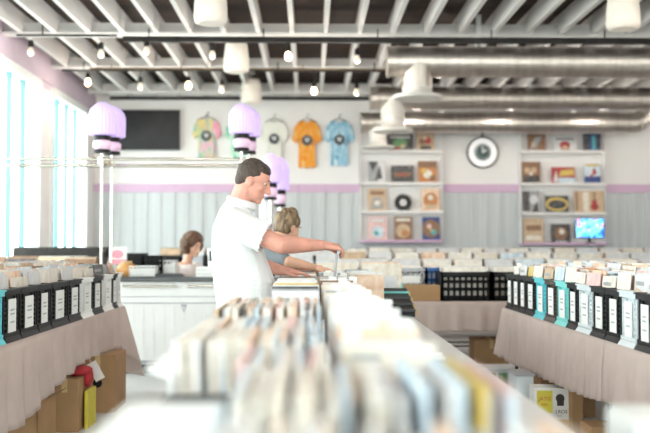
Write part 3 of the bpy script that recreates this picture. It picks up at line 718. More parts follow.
# ------------------------------------------------------------------ centre bins
GC = 'record sleeves in the centre bins'
def bin_box(x0, x1, y0, y1, label, m='white', z=.74, h=.25, flap=0.):
    t = thing('record_bin', label, 'bin', ((x0+x1)/2, (y0+y1)/2, z)); a = (x1-x0)/2; b = (y1-y0)/2; w_ = .008
    MB().box(-a, a, -b, b, 0, .01).box(-a, -a+w_, -b, b, 0, h).box(a-w_, a, -b, b, 0, h).box(-a, a, b-w_, b, 0, h).box(-a, a, -b, -b+w_, 0, h*.42).build('bin_body', M[m], t)
    MB().box(-a-.004, a+.004, -b-.006, -b+.012, h*.38, h*.42).build('front_lip', M[m], t)
    if flap:
        q = MB(); th = .006
        q.add([(-a, -b, h), (-a, b, h), (-a-flap, b-.02, h+.015), (-a-flap, -b+.02, h+.015), (-a, -b, h-th), (-a, b, h-th), (-a-flap, b-.02, h+.015-th), (-a-flap, -b+.02, h+.015-th)],
              [(0,3,2,1),(4,5,6,7),(0,4,7,3),(1,2,6,5),(3,7,6,2),(0,1,5,4)])
        q.build('side_flap', M[m], t)
    return t
def spines(x0, x1, y, z, where, group, w_=.312, h_=.313, pitch=.019, pal=PALE, jit=.012, kind='record_sleeve', cat='record sleeve'):
    x = x0+.012; i = 1
    while x < x1-.008:
        c = R.choice(pal); h = h_+R.uniform(-jit, jit)
        m = Matrix.Translation((x, y+R.uniform(-.006, .006), z)) @ Matrix.Rotation(R.uniform(-.05, .03), 4, 'Y') @ Matrix.Rotation(PI/2+R.uniform(-.02, .02), 4, 'Z') @ Matrix.Scale(h/h_, 4, (0, 0, 1))
        sleeve(kind, w_, h_, .0125 if w_ > .3 else .01, c, '%s %s %s from the left %s' % (c, cat, ordw(i), where), cat, group, m)
        x += pitch*R.uniform(.85, 1.2); i += 1
bins1 = [(.74, 1.10, 'white', 0), (1.20, 1.86, 'white', 0), (1.94, 2.60, 'white', .055), (2.90, 3.56, 'paleplastic', 0), (3.98, 4.64, 'white', 0), (4.70, 5.36, 'white', 0), (5.42, 6.08, 'paleplastic', 0), (6.14, 6.80, 'white', 0)]
bn_ = ['nearest', 'second', 'third', 'fourth', 'fifth', 'sixth', 'seventh', 'farthest']
for i, (a, b, m, fl) in enumerate(bins1):
    x0 = (-.12, -.13, -.30, -.315)[i] if i < 4 else -.185
    bin_box(x0, .044, a, b, '%s LP bin of the left column on the centre table, %s from the camera' % ({'white': 'white', 'paleplastic': 'pale grey', 'black': 'black'}[m], bn_[i]), m, flap=fl)
    pal = ['white', 'ivory', 'cream', 'white', 'peach', 'ivory', 'ivory', 'white', 'pale blue', 'cream', 'pale pink', 'ivory'] if i in (1, 2) else ['white', 'ivory', 'cream', 'peach', 'grey', 'ivory', 'tan', 'white', 'cream', 'pale pink', 'black', 'peach', 'ivory', 'pale blue'] if i == 3 else PALE if i else ['white', 'ivory', 'pale blue', 'white', 'peach', 'cream', 'pale blue']
    y = a+.17; k = 1
    if i >= 4: stack(Vector((x0+.115, a, .74)), 0, .04, b-a-.04, .03, .212, .318, 'from the front in the %s left-column bin' % bn_[i], GC, jit=.016, individual=9)
    while y < b-.1 and i < 4:
        spines(x0+.01, .034, y, .752, 'in row %s of the %s left bin' % (ordw(k).replace('first', 'one').replace('second', 'two').replace('third', 'three'), bn_[i]), GC, pal=pal, pitch=.0132 if i < 3 else .0155, jit=.004)
        y += .325; k += 1
# closed white box at the left edge, then a black block for the dark gap
t = thing('lidded_box', 'closed white cardboard box with flat lid at the near left edge of the centre table', 'box', (-.215, 1.31, .742))
MB().box(-.072, .072, -.15, .15, 0, .25).build('box_body', M['paper'], t)
bevel(MB().box(-.078, .078, -.156, .156, .235, .275).build('lid', M['paper'], t), .004)
t = thing('lidded_box', 'low black box added in place of the dark gap between the white lidded box and the flapped bin', 'box', (-.215, 1.68, .742))  # added black block gives the dark of the gap beside the bins
MB().box(-.072, .072, -.17, .17, 0, .20).build('box_body', M['black'], t)
bevel(MB().box(-.076, .076, -.174, .174, .20, .225).build('lid', M['black'], t), .004)
# middle column near the camera
bin_box(.045, .155, 1.24, 1.60, 'white narrow bin near the camera, beside the black one', 'white')
spines(.05, .15, 1.42, .752, 'in the narrow white bin', GC, pal=['white', 'pale blue', 'ivory', 'white', 'pale pink'])
bin_box(.158, .312, 1.24, 1.60, 'black narrow bin at the near right corner of the middle column', 'black')
spines(.162, .306, 1.42, .752, 'in the narrow black bin', GC, pal=['white', 'pale blue', 'white', 'pale pink', 'pale blue', 'black', 'yellow', 'white', 'cream', 'grey', 'ivory'])
bin_box(.05, .30, .72, 1.10, 'pale bin right under the camera, middle column', 'paleplastic')
spines(.055, .295, .91, .752, 'in the pale bin under the camera', GC, h_=.300, pal=['white', 'pale blue', 'ivory', 'peach', 'cream', 'white'])
GS = 'single sleeves in the raised boxes'
def lane(x, a, b, nm, base='paleplastic', hgt=.185, z=.87):
    bin_box(x-.098, x+.098, a, b, 'pale raised singles box, %s' % nm, base, z=.74, h=.20)
    stack(Vector((x, a, z)), 0, .03, b-a-.03, .036, .18, hgt, 'from front in box %s' % nm, GS, kind='single_sleeve', cat='singles sleeve', jit=.02, lean=.10)
for a, b, nm in [(1.70, 2.36, 'nearest'), (2.42, 3.10, 'second'), (3.16, 3.88, 'third'), (3.98, 4.7, 'fourth'), (4.78, 5.5, 'fifth'), (5.58, 6.3, 'sixth'), (6.38, 7.1, 'farthest')]:
    lane(.155, a, b, '%s of the inner lane' % nm)
    if nm in ('fourth', 'fifth', 'sixth', 'farthest'): lane(.36, max(a, 5.0) if nm == 'fifth' else a, b, '%s of the outer lane' % nm) if nm in ('sixth', 'farthest') else None
# divider cards sticking up
for i in range(78):
    x = .155+R.uniform(-.07, .07); y = R.uniform(1.8, 6.9) if i % 2 else R.uniform(1.8, 3.4)
    if i % 5 == 0: x = .36+R.uniform(-.07, .07); y = R.uniform(5.7, 6.25)
    for g0, g1 in ((2.33, 2.45), (3.07, 3.19), (3.85, 4.01), (4.67, 4.81), (5.47, 5.61), (6.27, 6.41)):
        if g0 < y < g1: y = g1+.03
    o = MB().box(-.022, .022, -.0012, .0012, 0, .225).build('divider_card', M['paper'], loc=(x, y, .87)); o.rotation_euler = (-.1, R.uniform(-.12, .12), R.uniform(-.3, .3))
    side = 'inner' if x < .3 else 'outer'
    tag(o, 'narrow white divider tab standing up among the singles of the %s lane' % side, 'divider card', 'divider tabs in the %s lane' % side)
# black stacked trays with mint rim, sleeves behind
for i in range(4):
    t = thing('empty_tray', 'black slanting tray at the far end of the white table top, %s from front' % ordw(i+1), 'tray', (.64, 6.62+.16*i, .742), group='black trays by the white table top')
    hh = .055+i*.036
    MB().box(-.155, .13, 0, .012, 0, hh).add([(-.155,.012,hh),(.13,.012,hh),(.13,.15,hh+.02),(-.155,.15,hh+.02),(-.155,.012,0),(.13,.012,0),(.13,.15,0),(-.155,.15,0)], [(0,1,2,3),(7,6,5,4),(1,5,6,2),(0,3,7,4),(2,6,7,3)]).build('tray_body', M['black'], t)
    MB().box(-.158, .134, -.008, .002, hh-.014, hh+.002).build('tray_lip', M['dark'] if i < 3 else M['mint'], t)
    MB().box(.13, .15, -.005, .08, hh-.035, hh-.005).build('end_label', M['tan'], t)
bin_box(.42, .75, 7.28, 7.94, 'mint-rimmed bin of pale sleeves behind the black trays', 'mint', h=.22)
stack(Vector((.585, 7.28, .76)), 0, .03, .62, .03, .32, .34, 'from the front in the mint-rimmed bin', GC, jit=.02, pal=['ivory', 'cream', 'white', 'tan', 'cream', 'peach', 'black'])
bin_box(.05, .38, 7.28, 7.94, 'white bin of pale sleeves beside the mint-rimmed bin', 'white', h=.22)
stack(Vector((.215, 7.28, .76)), 0, .03, .62, .03, .32, .335, 'from the front in the white bin beside the mint one', GC, jit=.02, pal=['ivory', 'cream', 'white', 'tan', 'cream', 'peach', 'black'])
# loose things on the white top and near corner
t = tag(bevel(MB().box(-.05, .05, -.08, .08, 0, .215).build('paper_box', M['paper'], loc=(.63, 1.70, .742)), .01), 'small white paper box at the near right edge of the centre table', 'box')
tag(bevel(MB().box(-.10, .10, -.15, .15, 0, .02).box(-.09, .09, -.14, .14, .02, .035).build('paper_stack', [M['paper']], loc=(.52, 4.3, .742)), .003), 'flat stack of white paper lying on the white table top', 'paper')
o = MB().taper((-.05, .05, -.05, .05), (-.02, .02, -.02, .02), 0, .29).build('folded_card', M['paper'], loc=(-.43, 1.5, .742))
bpy.data.objects.remove(o)

# rows of white bins behind and across (far)
def far_row(y, x0, x1, zt, hs, label, cl, sl_h=.32, pitch=.36, mcol='greycrate'):
    ftable(x0, x1, y, y+.7, 'folding table carrying the %s' % label, topz=zt)
    cloth([(x0-.01, y-.02), (x1+.01, y-.02), (x1+.01, y+.72), (x0-.01, y+.72)], lambda p, s: .3, 'taupe cloth under the %s' % label, topz=zt+.004, seed=int(y*10), wave=.2)
    x = x0+.18; i = 1
    while x < x1-.16:
        m = R.choice(mcol)
        nm = {'white': 'white', 'greycrate': 'grey', 'black': 'black', 'paleplastic': 'pale', 'bluecrate': 'blue'}[m]
        o = MB().box(-.165, .165, 0, .01, 0, hs).box(-.165, .165, .6, .61, 0, hs).box(-.165, -.155, 0, .6, 0, hs).box(.155, .165, 0, .6, 0, hs).box(-.165, .165, 0, .6, 0, .01).box(-.168, .168, -.01, .01, hs-.03, hs).build('record_bin', M[m], loc=(x, y+.03, zt+.008))
        tag(o, '%s record bin, %s along the %s' % (nm, ordw(i), label), 'bin', 'bins on the rear tables')
        stack(Vector((x, y+.03, zt+.008)), 0, .03, .56, .045, .31, sl_h+R.uniform(-.008, .008), '', '', individual=False, jit=.008, pal=['white', 'ivory', 'cream', 'white', 'white', 'pale blue', 'tan', 'peach', 'white', 'ivory', 'black'])
        x += pitch; i += 1
far_row(10.15, .2, 6.6, .74, .24, 'first rear table row', None, .35, .355, ['white', 'white', 'greycrate', 'paleplastic'])
far_row(12.2, -.3, 7.1, .80, .24, 'second rear table row', None, .35, .36, ['white', 'greycrate', 'black', 'paleplastic'])
far_row(14.3, -2.4, 7.2, .88, .22, 'last rear table row by the back wall', None, .32, .37, ['white', 'black', 'black', 'greycrate'])

# side tables right (further columns)
for xx, nm in ((2.62, 'second'), (3.45, 'third')):
    ftable(xx, xx+.74, 4.2, 8.0, 'long folding table of records, %s column right of the aisle' % nm)
    y = 4.4; i = 1
    while y < 7.9:
        o = MB().box(-.17, .17, 0, .01, 0, .27).box(-.17, -.16, 0, .66, 0, .27).box(.16, .17, 0, .66, 0, .27).box(-.17, .17, .65, .66, 0, .27).box(-.17, .17, 0, .66, 0, .01).build('record_bin', M[R.choice(['white', 'paleplastic', 'greycrate', 'black'])], loc=(xx+.03, y, .742), rz=-PI/2)
        tag(o, 'record bin %s from the near end of the %s table column' % (ordw(i), nm), 'bin', 'bins right of the aisle')
        stack(Vector((xx+.03, y, .742)), -PI/2, .03, .62, .04, .31, .34, '', '', individual=False)
        y += .35; i += 1

# crates on the cross table
def milk_crate(x, y, z, w_, m, label, h=.27, dpt=.34, holes=True):
    t = thing('milk_crate', label, 'crate', (x, y, z), group='milk crates on the crosswise table'); a = w_/2
    b = MB().box(-a, a, 0, dpt, 0, .012)
    for yy in (0, dpt-.012):
        for zz, hh in ((0, .05), (.095, .03), (.165, .03), (h-.05, .05)): b.box(-a, a, yy, yy+.012, zz, zz+hh)
        k = max(4, int(w_/.055)); 
        for i in range(k+1):
            xx = -a+i*(w_-.022)/k; b.box(xx, xx+.022, yy, yy+.012, 0, h)
    for s in (-a, a-.012): b.box(s, s+.012, 0, dpt, 0, h)
    b.build('crate_body', m, t)
    MB().box(-a-.006, a+.006, -.008, .012, h-.03, h).box(-a-.006, a+.006, dpt-.012, dpt+.008, h-.03, h).box(-a-.006, -a+.01, -.008, dpt+.008, h-.03, h).box(a-.01, a+.006, -.008, dpt+.008, h-.03, h).build('rim', m, t)
    stack(Vector((x, y, z)), 0, .04, dpt-.02, .035, w_-.06, .30, '', '', individual=False, pal=['cream', 'white', 'tan', 'ivory', 'peach', 'white'])
TZ = .7475
milk_crate(1.46, 8.44, TZ, .46, M['black'], 'wide black milk crate in the middle of the crosswise table')
milk_crate(1.86, 8.44, TZ, .30, M['black'], 'black milk crate just behind the aisle end of the right table')
milk_crate(2.22, 8.44, TZ, .36, M['black'], 'black milk crate at the outer end of the crosswise table')
t = thing('flat_carton', 'closed brown cardboard carton on the near corner of the crosswise table', 'box', (1.03, 8.45, TZ))
bevel(MB().box(-.19, .19, 0, .20, 0, .145).build('carton_body', M['card'], t), .004)
MB().box(-.185, .185, .07, .10, .145, .147).build('tape', M['tan'], t)
milk_crate(.92, 8.72, TZ+.0, .40, M['greycrate'], 'grey crate with a white label, behind the brown carton', h=.30)
tag(MB().box(-.12, .12, -.003, 0, 0, .07).build('label_strip', M['paper'], loc=(.94, 8.70, TZ+.155)), 'white label strip on the grey crate front', 'label')
milk_crate(1.24, 8.86, TZ, .20, M['bluecrate'], 'blue crate with sleeves between the grey and black crates', h=.30, dpt=.24)

# under-table things behind (cross table)
def carton(loc, dims, rz, label, hole=False, open_=False, m='card', name='cardboard_box'):
    t = thing(name, label, 'box', loc, rz); a, b, h = dims[0]/2, dims[1]/2, dims[2]
    q = MB()
    if open_:
        q.box(-a, a, -b, b, 0, .006).box(-a, -a+.006, -b, b, 0, h).box(a-.006, a, -b, b, 0, h).box(-a, a, -b, -b+.006, 0, h).box(-a, a, b-.006, b, 0, h)
        q.build('carton_body', M[m], t)
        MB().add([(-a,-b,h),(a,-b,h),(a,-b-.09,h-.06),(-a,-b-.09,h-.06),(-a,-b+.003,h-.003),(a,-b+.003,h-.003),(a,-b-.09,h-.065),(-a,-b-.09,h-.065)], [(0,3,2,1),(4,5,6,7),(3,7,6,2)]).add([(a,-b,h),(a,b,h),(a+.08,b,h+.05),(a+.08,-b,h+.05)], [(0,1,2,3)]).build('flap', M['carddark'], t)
    else:
        bevel(q.box(-a, a, -b, b, 0, h).build('carton_body', M[m], t), .004)
        MB().box(-.02, .02, -b-.001, b+.001, h*.75, h+.0015).build('tape', M['tan'], t)
    if hole: MB().disc((0, h*.52), .035, -b-.003, -b+.002, 0, 16).build('hand_hole', M['black'], t)
    return t
carton((-1.61, 7.12, 0), (.26, .42, .43), .0, 'brown cardboard box with a round hand hole under the left table', hole=True)
carton((-1.67, 6.32, 0), (.19, .26, .36), .03, 'narrow upright brown carton under the left table beside the yellow board')
carton((-1.76, 5.78, 0), (.20, .30, .30), -.1, 'open brown carton under the left table nearest the low hem', open_=True)
tag(bevel(MB().box(-.012, .012, -.12, .12, 0, .26).build('board', M['yellow'], loc=(-1.545, 6.42, 0)), .003), 'thin yellow board standing under the left table', 'board')
tag(bevel(MB().ball((0,0,.39), (.09, .13, .035)).ball((.06,.02,.34), (.03, .08, .07)).build('red_bag', M['red'], loc=(-1.62, 6.40, 0)), .0), 'crumpled red cloth bag lying on the narrow carton', 'bag')
o = MB().box(-.035, .035, -.002, .002, -.15, 0).build('paper_tag', M['paper'], loc=(-1.54, 6.72, .47)); o.rotation_euler = (0, .45, -.3)
bpy.data.objects.remove(o)
t = thing('hang_tag', 'white paper tag hanging from the left table near the round hand hole', 'tag', (-1.57, 6.5, .45)); t.rotation_euler = (0, -.5, 0)
MB().box(-.035, .035, -.002, .002, -.16, -.02).build('tag_card', M['paper'], t)
MB().tube((0,0,-.02), (0,0,.02), .002, .002, 6).build('string', M['paper'], t)
tag(bevel(MB().box(-.42, .0, -.6, .6, 0, .02).build('floor_board', M['blackmetal'], loc=(-1.62, 7.0, .002)), .003), 'flat dark board on the floor under the far left table', 'board')
bpy.data.objects.remove(bpy.data.objects['floor_board'])
# right side
t = thing('wine_carton', 'white printed box with a yellow square label under the right table', 'box', (1.60, 5.95, .0), -.06); t.scale = (.82, .82, .82)
bz0 = .04
bevel(MB().box(-.15, .13, 0, .22, bz0, .40).build('carton_body', M['paper'], t), .004)
MB().box(-.151, .131, -.001, .12, bz0+.001, bz0+.11).build('tan_band', M['tan'], t)
MB().box(-.13, -.005, -.003, -.0, .20, .38).build('yellow_label', M['yellow'], t)
def text(s, size, loc, parent, m, name='lettering', rot=(PI/2, 0, 0)):
    cu = bpy.data.curves.new(name, 'FONT'); cu.body = s; cu.size = size; cu.extrude = .0006; cu.align_x = 'CENTER'
    o = bpy.data.objects.new(name, cu); COL.objects.link(o)
    dg = bpy.context.evaluated_depsgraph_get(); me = bpy.data.meshes.new_from_object(o.evaluated_get(dg))
    bpy.data.objects.remove(o); me.materials.clear(); me.materials.append(m)
    o = bpy.data.objects.new(name, me); COL.objects.link(o); o.location = loc; o.rotation_euler = rot; o.parent = parent
    return o
text('JATIS', .045, (-.068, -.0045, .30), t, M['redink'])
text('RED', .028, (-.068, -.0045, .26), t, M['redink'])
text('LROS', .04, (.065, -.002, .20), t, M['ink'])
text('ROSES', .016, (.05, -.002, .175), t, M['greyink'])
text('CALIFORNIA', .022, (-.01, -.003, .09), t, M['carddark'])
q = MB().disc((.055, .32), .035, -.003, 0, 0, 14).box(.03, .085, -.003, 0, .26, .32, 0); q.build('figure_print', M['brown_plastic'], t)
MB().box(-.15, .13, -.006, 0.0, .02, .04).box(-.17, .15, -.02, .24, 0, .04).build('under_tray', M['carddark'], t)
t = thing('clear_bin', 'clear plastic bin standing beside the white printed box under the right table', 'bin', (1.475, 6.32, 0))
bevel(MB().box(-.06, .06, -.12, .12, 0, .37).build('bin_body', M['paleplastic'], t), .008)
MB().box(-.067, .067, -.127, .127, .37, .385).build('lid', M['greycrate'], t)
carton((1.735, 5.95, 0), (.07, .20, .46), .0, 'tall brown carton just behind the white printed box')
carton((1.69, 5.22, 0), (.20, .2, .24), .05, 'low brown carton at the near side of the white printed box')
carton((1.98, 4.6, 0), (.22, .24, .24), .1, 'open brown carton under the near end of the right table', open_=True)
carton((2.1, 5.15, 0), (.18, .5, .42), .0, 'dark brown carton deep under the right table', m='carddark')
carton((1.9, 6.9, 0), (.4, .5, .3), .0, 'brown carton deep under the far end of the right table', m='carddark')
# under the cross table
carton((1.75, 8.85, 0), (.34, .3, .36), 0, 'orange-brown box under the crosswise table', m='card')
t = thing('green_lidded_bin', 'clear bin of green and white packets in front of the crosswise table', 'bin', (1.62, 7.9, 0))
bevel(MB().box(-.22, .20, -.12, .12, 0, .20).build('bin_body', M['paleplastic'], t), .006)
q = MB()
for k in range(4): q.box(-.20+k*.1, -.125+k*.1, -.124, -.12, .03, .17)
q.build('packet', M['s_green'], t)
MB().box(-.225, .205, -.125, .125, .20, .215).build('lid', M['white'], t)
tag(bevel(MB().box(-.16, .16, -.14, .14, 0, .28).box(-.17, .17, -.15, .15, .28, .30).build('storage_box', M['black'], loc=(1.15, 8.85, 0)), .01), 'black lidded box in shadow under the crosswise table', 'box')

# ------------------------------------------------------------------ service counter and what is on it
t = thing('service_counter', 'white panelled service counter with charcoal worktop behind the left table', 'counter', (-1.35, 9.0, 0))
MB().box(-1.35, 1.05, 0, .62, .09, .905).build('counter_body', M['counter'], t)
MB().box(-1.35, 1.05, .05, .62, 0, .09).build('kick_board', M['black'], t)
bevel(MB().box(-1.37, 1.07, -.03, .66, .905, .95).build('worktop', M['worktop'], t), .006)
MB().box(-1.35, 1.05, -.006, 0, .755, .762).box(-1.35, 1.05, -.01, 0, .10, .13).box(-1.35, 1.05, -.006, 0, .69, .70).build('panel_strip', M['greycrate'], t)
q = MB()
for k in range(24): q.box(-1.3+k*.1, -1.3+k*.1+.004, -.004, 0, .14, .68)
q.build('fluting', M['white'], t)
for a, b in ((-.50, .03), (.13, .66)): MB().tube((a, -.03, .865), (b, -.03, .865), .011, .011, 10).box(a, a+.02, -.03, 0, .857, .873).box(b-.02, b, -.03, 0, .857, .873).build('chrome_pull', M['chrome'], t)
q = MB()
for u in (0, .018): q.prism([(.07+u, .68-u*1.2), (.13-u, .68-u*1.2), (.10, .60+u*1.6)], -.006-u*.1, 0, 1 if u else 0)
q.build('badge', [M['greycrate'], M['counter']], t)
CT = .951
def monitor(x, y, rz, label):
    t = thing('monitor', label, 'monitor', (x, y, CT), rz)
    bevel(MB().box(-.11, .11, -.02, .02, .06, .235).build('screen_housing', M['dark'], t), .006)
    MB().box(-.10, .10, -.022, -.019, .07, .225).build('screen', M['tvglass'], t)
    MB().box(-.025, .025, 0, .03, 0, .12).box(-.1, .1, -.07, .09, 0, .012).build('stand', M['black'], t)
monitor(-1.80, 9.45, .35, 'dark monitor on the counter beside the amber jar')
t = thing('counter_sign', 'small white and pink sign card on the counter by the lamp posts', 'sign', (-1.98, 9.35, CT))
MB().box(-.09, .09, -.003, .003, .12, .30).build('sign_card', M['paper'], t)
MB().box(-.09, .09, -.004, -.003, .12, .17).disc((0, .225), .045, -.005, -.003, 0, 16, 1.3).build('pink_print', M['pinkcard'], t)
MB().box(-.06, .06, -.03, .03, 0, .012).box(-.008, .008, -.003, .003, 0, .13).build('stand', M['black'], t)
t = thing('amber_jar', 'round amber jar on the counter in front of the monitor', 'jar', (-1.86, 9.2, CT))
MB().lathe([(.07, 0), (.10, .03), (.105, .08), (.08, .12), (.05, .135)], 24).build('jar_body', M['orange'], t)
MB().lathe([(.055, .135), (.055, .155)], 20).build('lid', M['tan'], t)
t = thing('desk_phone', 'black handset and cup beside the small sign on the counter', 'phone', (-2.02, 9.15, CT))
bevel(MB().box(-.08, .04, -.08, .08, 0, .05).build('phone_body', M['black'], t), .01)
MB().path([(-.02, -.07, .08), (-.02, 0, .1), (-.02, .07, .08)], .02, 10).build('handset', M['black'], t)
def basket(x, y, w_, d_, h, label, m, r=4):
    t = thing('wire_basket', label, 'basket', (x, y, CT), group='baskets on the service counter'); a = w_/2; b = d_/2
    q = MB().box(-a, a, -b, b, 0, .008)
    for k in range(r+1):
        z = k*h/r; q.box(-a, a, -b, -b+.006, z, z+.010).box(-a, a, b-.006, b, z, z+.010).box(-a, -a+.006, -b, b, z, z+.01).box(a-.006, a, -b, b, z, z+.01)
    n_ = int(w_/.035)
    for i in range(n_+1):
        x_ = -a+i*(w_-.008)/n_; q.box(x_, x_+.008, -b, -b+.006, 0, h).box(x_, x_+.008, b-.006, b, 0, h)
    q.build('basket_frame', m, t)
    MB().box(-a+.012, a-.012, -b+.012, b-.012, .008, h*.75).build('liner', M['paper'], t)
basket(-1.67, 9.12, .26, .2, .10, 'low white wire basket at the near edge of the counter', M['wire'])
basket(-1.47, 9.44, .17, .16, .15, 'tall white lattice basket between the black crate and the seated woman', M['wire'])
t = thing('lattice_crate', 'black lattice crate on the counter next to the dark monitor', 'crate', (-1.62, 9.34, CT))
q = MB()
for k in range(4): q.box(-.10, .10, 0, .01, k*.06, k*.06+.03).box(-.10, .10, .2, .21, k*.06, k*.06+.03)
for k in range(5): q.box(-.10+k*.045, -.08+k*.045, 0, .01, 0, .21).box(-.10+k*.045, -.08+k*.045, .2, .21, 0, .21)
q.box(-.10, -.09, 0, .21, 0, .21).box(.09, .10, 0, .21, 0, .21).box(-.09, .09, .02, .19, .0, .19).build('crate_body', M['black'], t)
bevel(tag(MB().box(-.14, .14, -.1, .1, 0, .018).box(-.13, .12, -.09, .1, .018, .03).build('paper_stack', M['dark'], loc=(-1.42, 9.14, CT)), 'flat dark binder lying at the counter edge', 'binder'), .002)
t = thing('white_carton', 'white box on the counter in front of the seated woman', 'box', (-1.02, 9.15, CT))
bevel(MB().box(-.12, .14, -.09, .09, 0, .10).build('carton_body', M['paper'], t), .003)
MB().box(-.12, .14, -.092, -.09, .03, .034).box(-.12, .14, -.092, -.09, .07, .074).build('crease', M['greyink'], t)
t = thing('card_reader', 'white card terminal standing on the counter before the seated woman', 'card terminal', (-1.0, 9.42, CT), -.4)
bevel(MB().box(-.06, .06, -.02, .02, .05, .28).build('terminal_body', M['white'], t), .006)
MB().box(-.07, .07, -.07, .07, 0, .015).tube((0,0,0), (0,.0,.08), .012).build('stand', M['greycrate'], t)
MB().box(-.045, .045, -.0225, -.02, .15, .26).build('screen', M['dark'], t)

# ------------------------------------------------------------------ dark rack by the windows
t = thing('record_rack', 'long dark wooden record rack in front of the left windows', 'rack', (-3.2, 10.75, 0))
MB().box(-.45, .62, 0, .7, 0, .98).build('cabinet', M['rack'], t)
MB().add([(.58,-.02,.98),(.62,-.02,.98),(.70,.5,1.245),(.66,.5,1.245),(.58,.7,.98),(.62,.7,.98),(.70,.72,1.245),(.66,.72,1.245)], [(0,1,2,3),(0,3,7,4),(1,5,6,2),(3,2,6,7),(4,7,6,5)]).build('side_panel', M['rack'], t)
MB().box(-.48, .70, .50, .53, 1.12, 1.245).build('header_board', M['rack'], t)
MB().box(-.45, .60, .02, .05, .98, 1.03).box(-.45, .60, .25, .27, .98, 1.07).build('tray_divider', M['redwood'], t)
for k in range(26):
    stuff_box(.30, R.uniform(.12, .16), .006, Matrix.Translation((-3.45+.32*(k % 3), 10.83+.014*(k//3)*3, .985)) @ Matrix.Rotation(-.35, 4, 'X'), R.choice(['brown', 'brown', 'cream', 'black', 'tan', 'tan', 'grey']))
t = thing('record_rack', 'low dark rack between the window rack and the counter', 'rack', (-2.75, 9.9, 0))
MB().box(-.95, .45, 0, .4, 0, .93).build('cabinet', M['rack'], t)
for k in range(24): stuff_box(.30, R.uniform(.18, .22), .006, Matrix.Translation((-3.5+.33*(k % 4), 9.95+.03*(k//4), .935)) @ Matrix.Rotation(-.2, 4, 'X'), R.choice(['brown', 'brown', 'black', 'tan', 'tan', 'white']))

ob = STUFF.build('record_sleeves', [M['s_'+k] for k in SK])
tag(ob, 'packed mixed pale record sleeves filling the rear bins and trays', 'record sleeves', kind='stuff')

# ------------------------------------------------------------------ people
def remesh(b, name, m, parent, vox=.006, smooth=4, cut=None, loc=(0,0,0)):
    o = b.build('tmp', m)
    r = o.modifiers.new('r', 'REMESH'); r.mode = 'VOXEL'; r.voxel_size = vox
    s = o.modifiers.new('s', 'SMOOTH'); s.iterations = smooth; s.factor = .5
    dg = bpy.context.evaluated_depsgraph_get(); me = bpy.data.meshes.new_from_object(o.evaluated_get(dg)); bpy.data.objects.remove(o)
    if cut:
        bm = bmesh.new(); bm.from_mesh(me)
        for co, no in cut: bmesh.ops.bisect_plane(bm, geom=bm.verts[:]+bm.edges[:]+bm.faces[:], plane_co=co, plane_no=no, clear_outer=True)
        bm.to_mesh(me); bm.free()
    for p in me.polygons: p.use_smooth = True
    me.name = name
    if not me.materials: me.materials.append(m)
    o = bpy.data.objects.new(name, me); COL.objects.link(o); o.parent = parent
    return o
def chain(b, pts, step=.5):
    """pts: (pos, r) r scalar or triple; ellipsoids closely spaced"""
    for (p0, r0), (p1, r1) in zip(pts[:-1], pts[1:]):
        p0 = Vector(p0); p1 = Vector(p1)
        r0 = Vector((r0,)*3) if not hasattr(r0, '__len__') else Vector(r0); r1 = Vector((r1,)*3) if not hasattr(r1, '__len__') else Vector(r1)
        n_ = max(2, int((p1-p0).length/(min(*r0, *r1)*step*.6))+1)
        for i in range(n_+1): 
            t_ = i/n_; b.ball(p0.lerp(p1, t_), tuple(r0.lerp(r1, t_)), n=14, m=8)
def head(b, H):
    def ball(c, r): 
        m = H.to_3x3(); b.ball(H @ Vector(c), r, n=20, m=12, rz=m)
    ball((-.012, 0, .035), (.100, .078, .100)); ball((.022, 0, -.015), (.070, .066, .085)); ball((.028, 0, -.065), (.058, .054, .048))
    ball((.066, 0, -.098), (.024, .026, .020)); ball((.030, .0, -.085), (.045, .048, .030))
    ball((.078, 0, .036), (.016, .048, .012))
    for t_ in range(6): ball((.088+.0045*t_, 0, .02-.010*t_), (.010+.0012*t_,)*3)
    ball((.098, .010, -.034), (.009,)*3); ball((.098, -.010, -.034), (.009,)*3)
    ball((.084, 0, -.060), (.010, .024, .008)); ball((.082, 0, -.073), (.010, .020, .008))
    for s in (-1, 1): ball((-.012, s*.079, -.008), (.024, .010, .033)); ball((.052, s*.040, -.020), (.026, .022, .022))
def face_parts(H, parent, eyes_down=True):
    for nm, m, c, r in (('eye', 'eyewhite', (.0745, .030, .014), (.010, .013, .007)), ('eye', 'eyewhite', (.0745, -.030, .014), (.010, .013, .007)),
                        ('pupil', 'eye', (.082, .030, .011), (.004, .008, .006)), ('pupil', 'eye', (.082, -.030, .011), (.004, .008, .006)),
                        ('eyebrow', 'hair1', (.090, .032, .038), (.006, .020, .004)), ('eyebrow', 'hair1', (.090, -.032, .038), (.006, .020, .004)),
                        ('mouth', 'lip', (.090, 0, -.066), (.005, .022, .003))):
        MB().ball(H @ Vector(c), r, n=12, m=8, rz=H.to_3x3()).build(nm, M[m], parent)
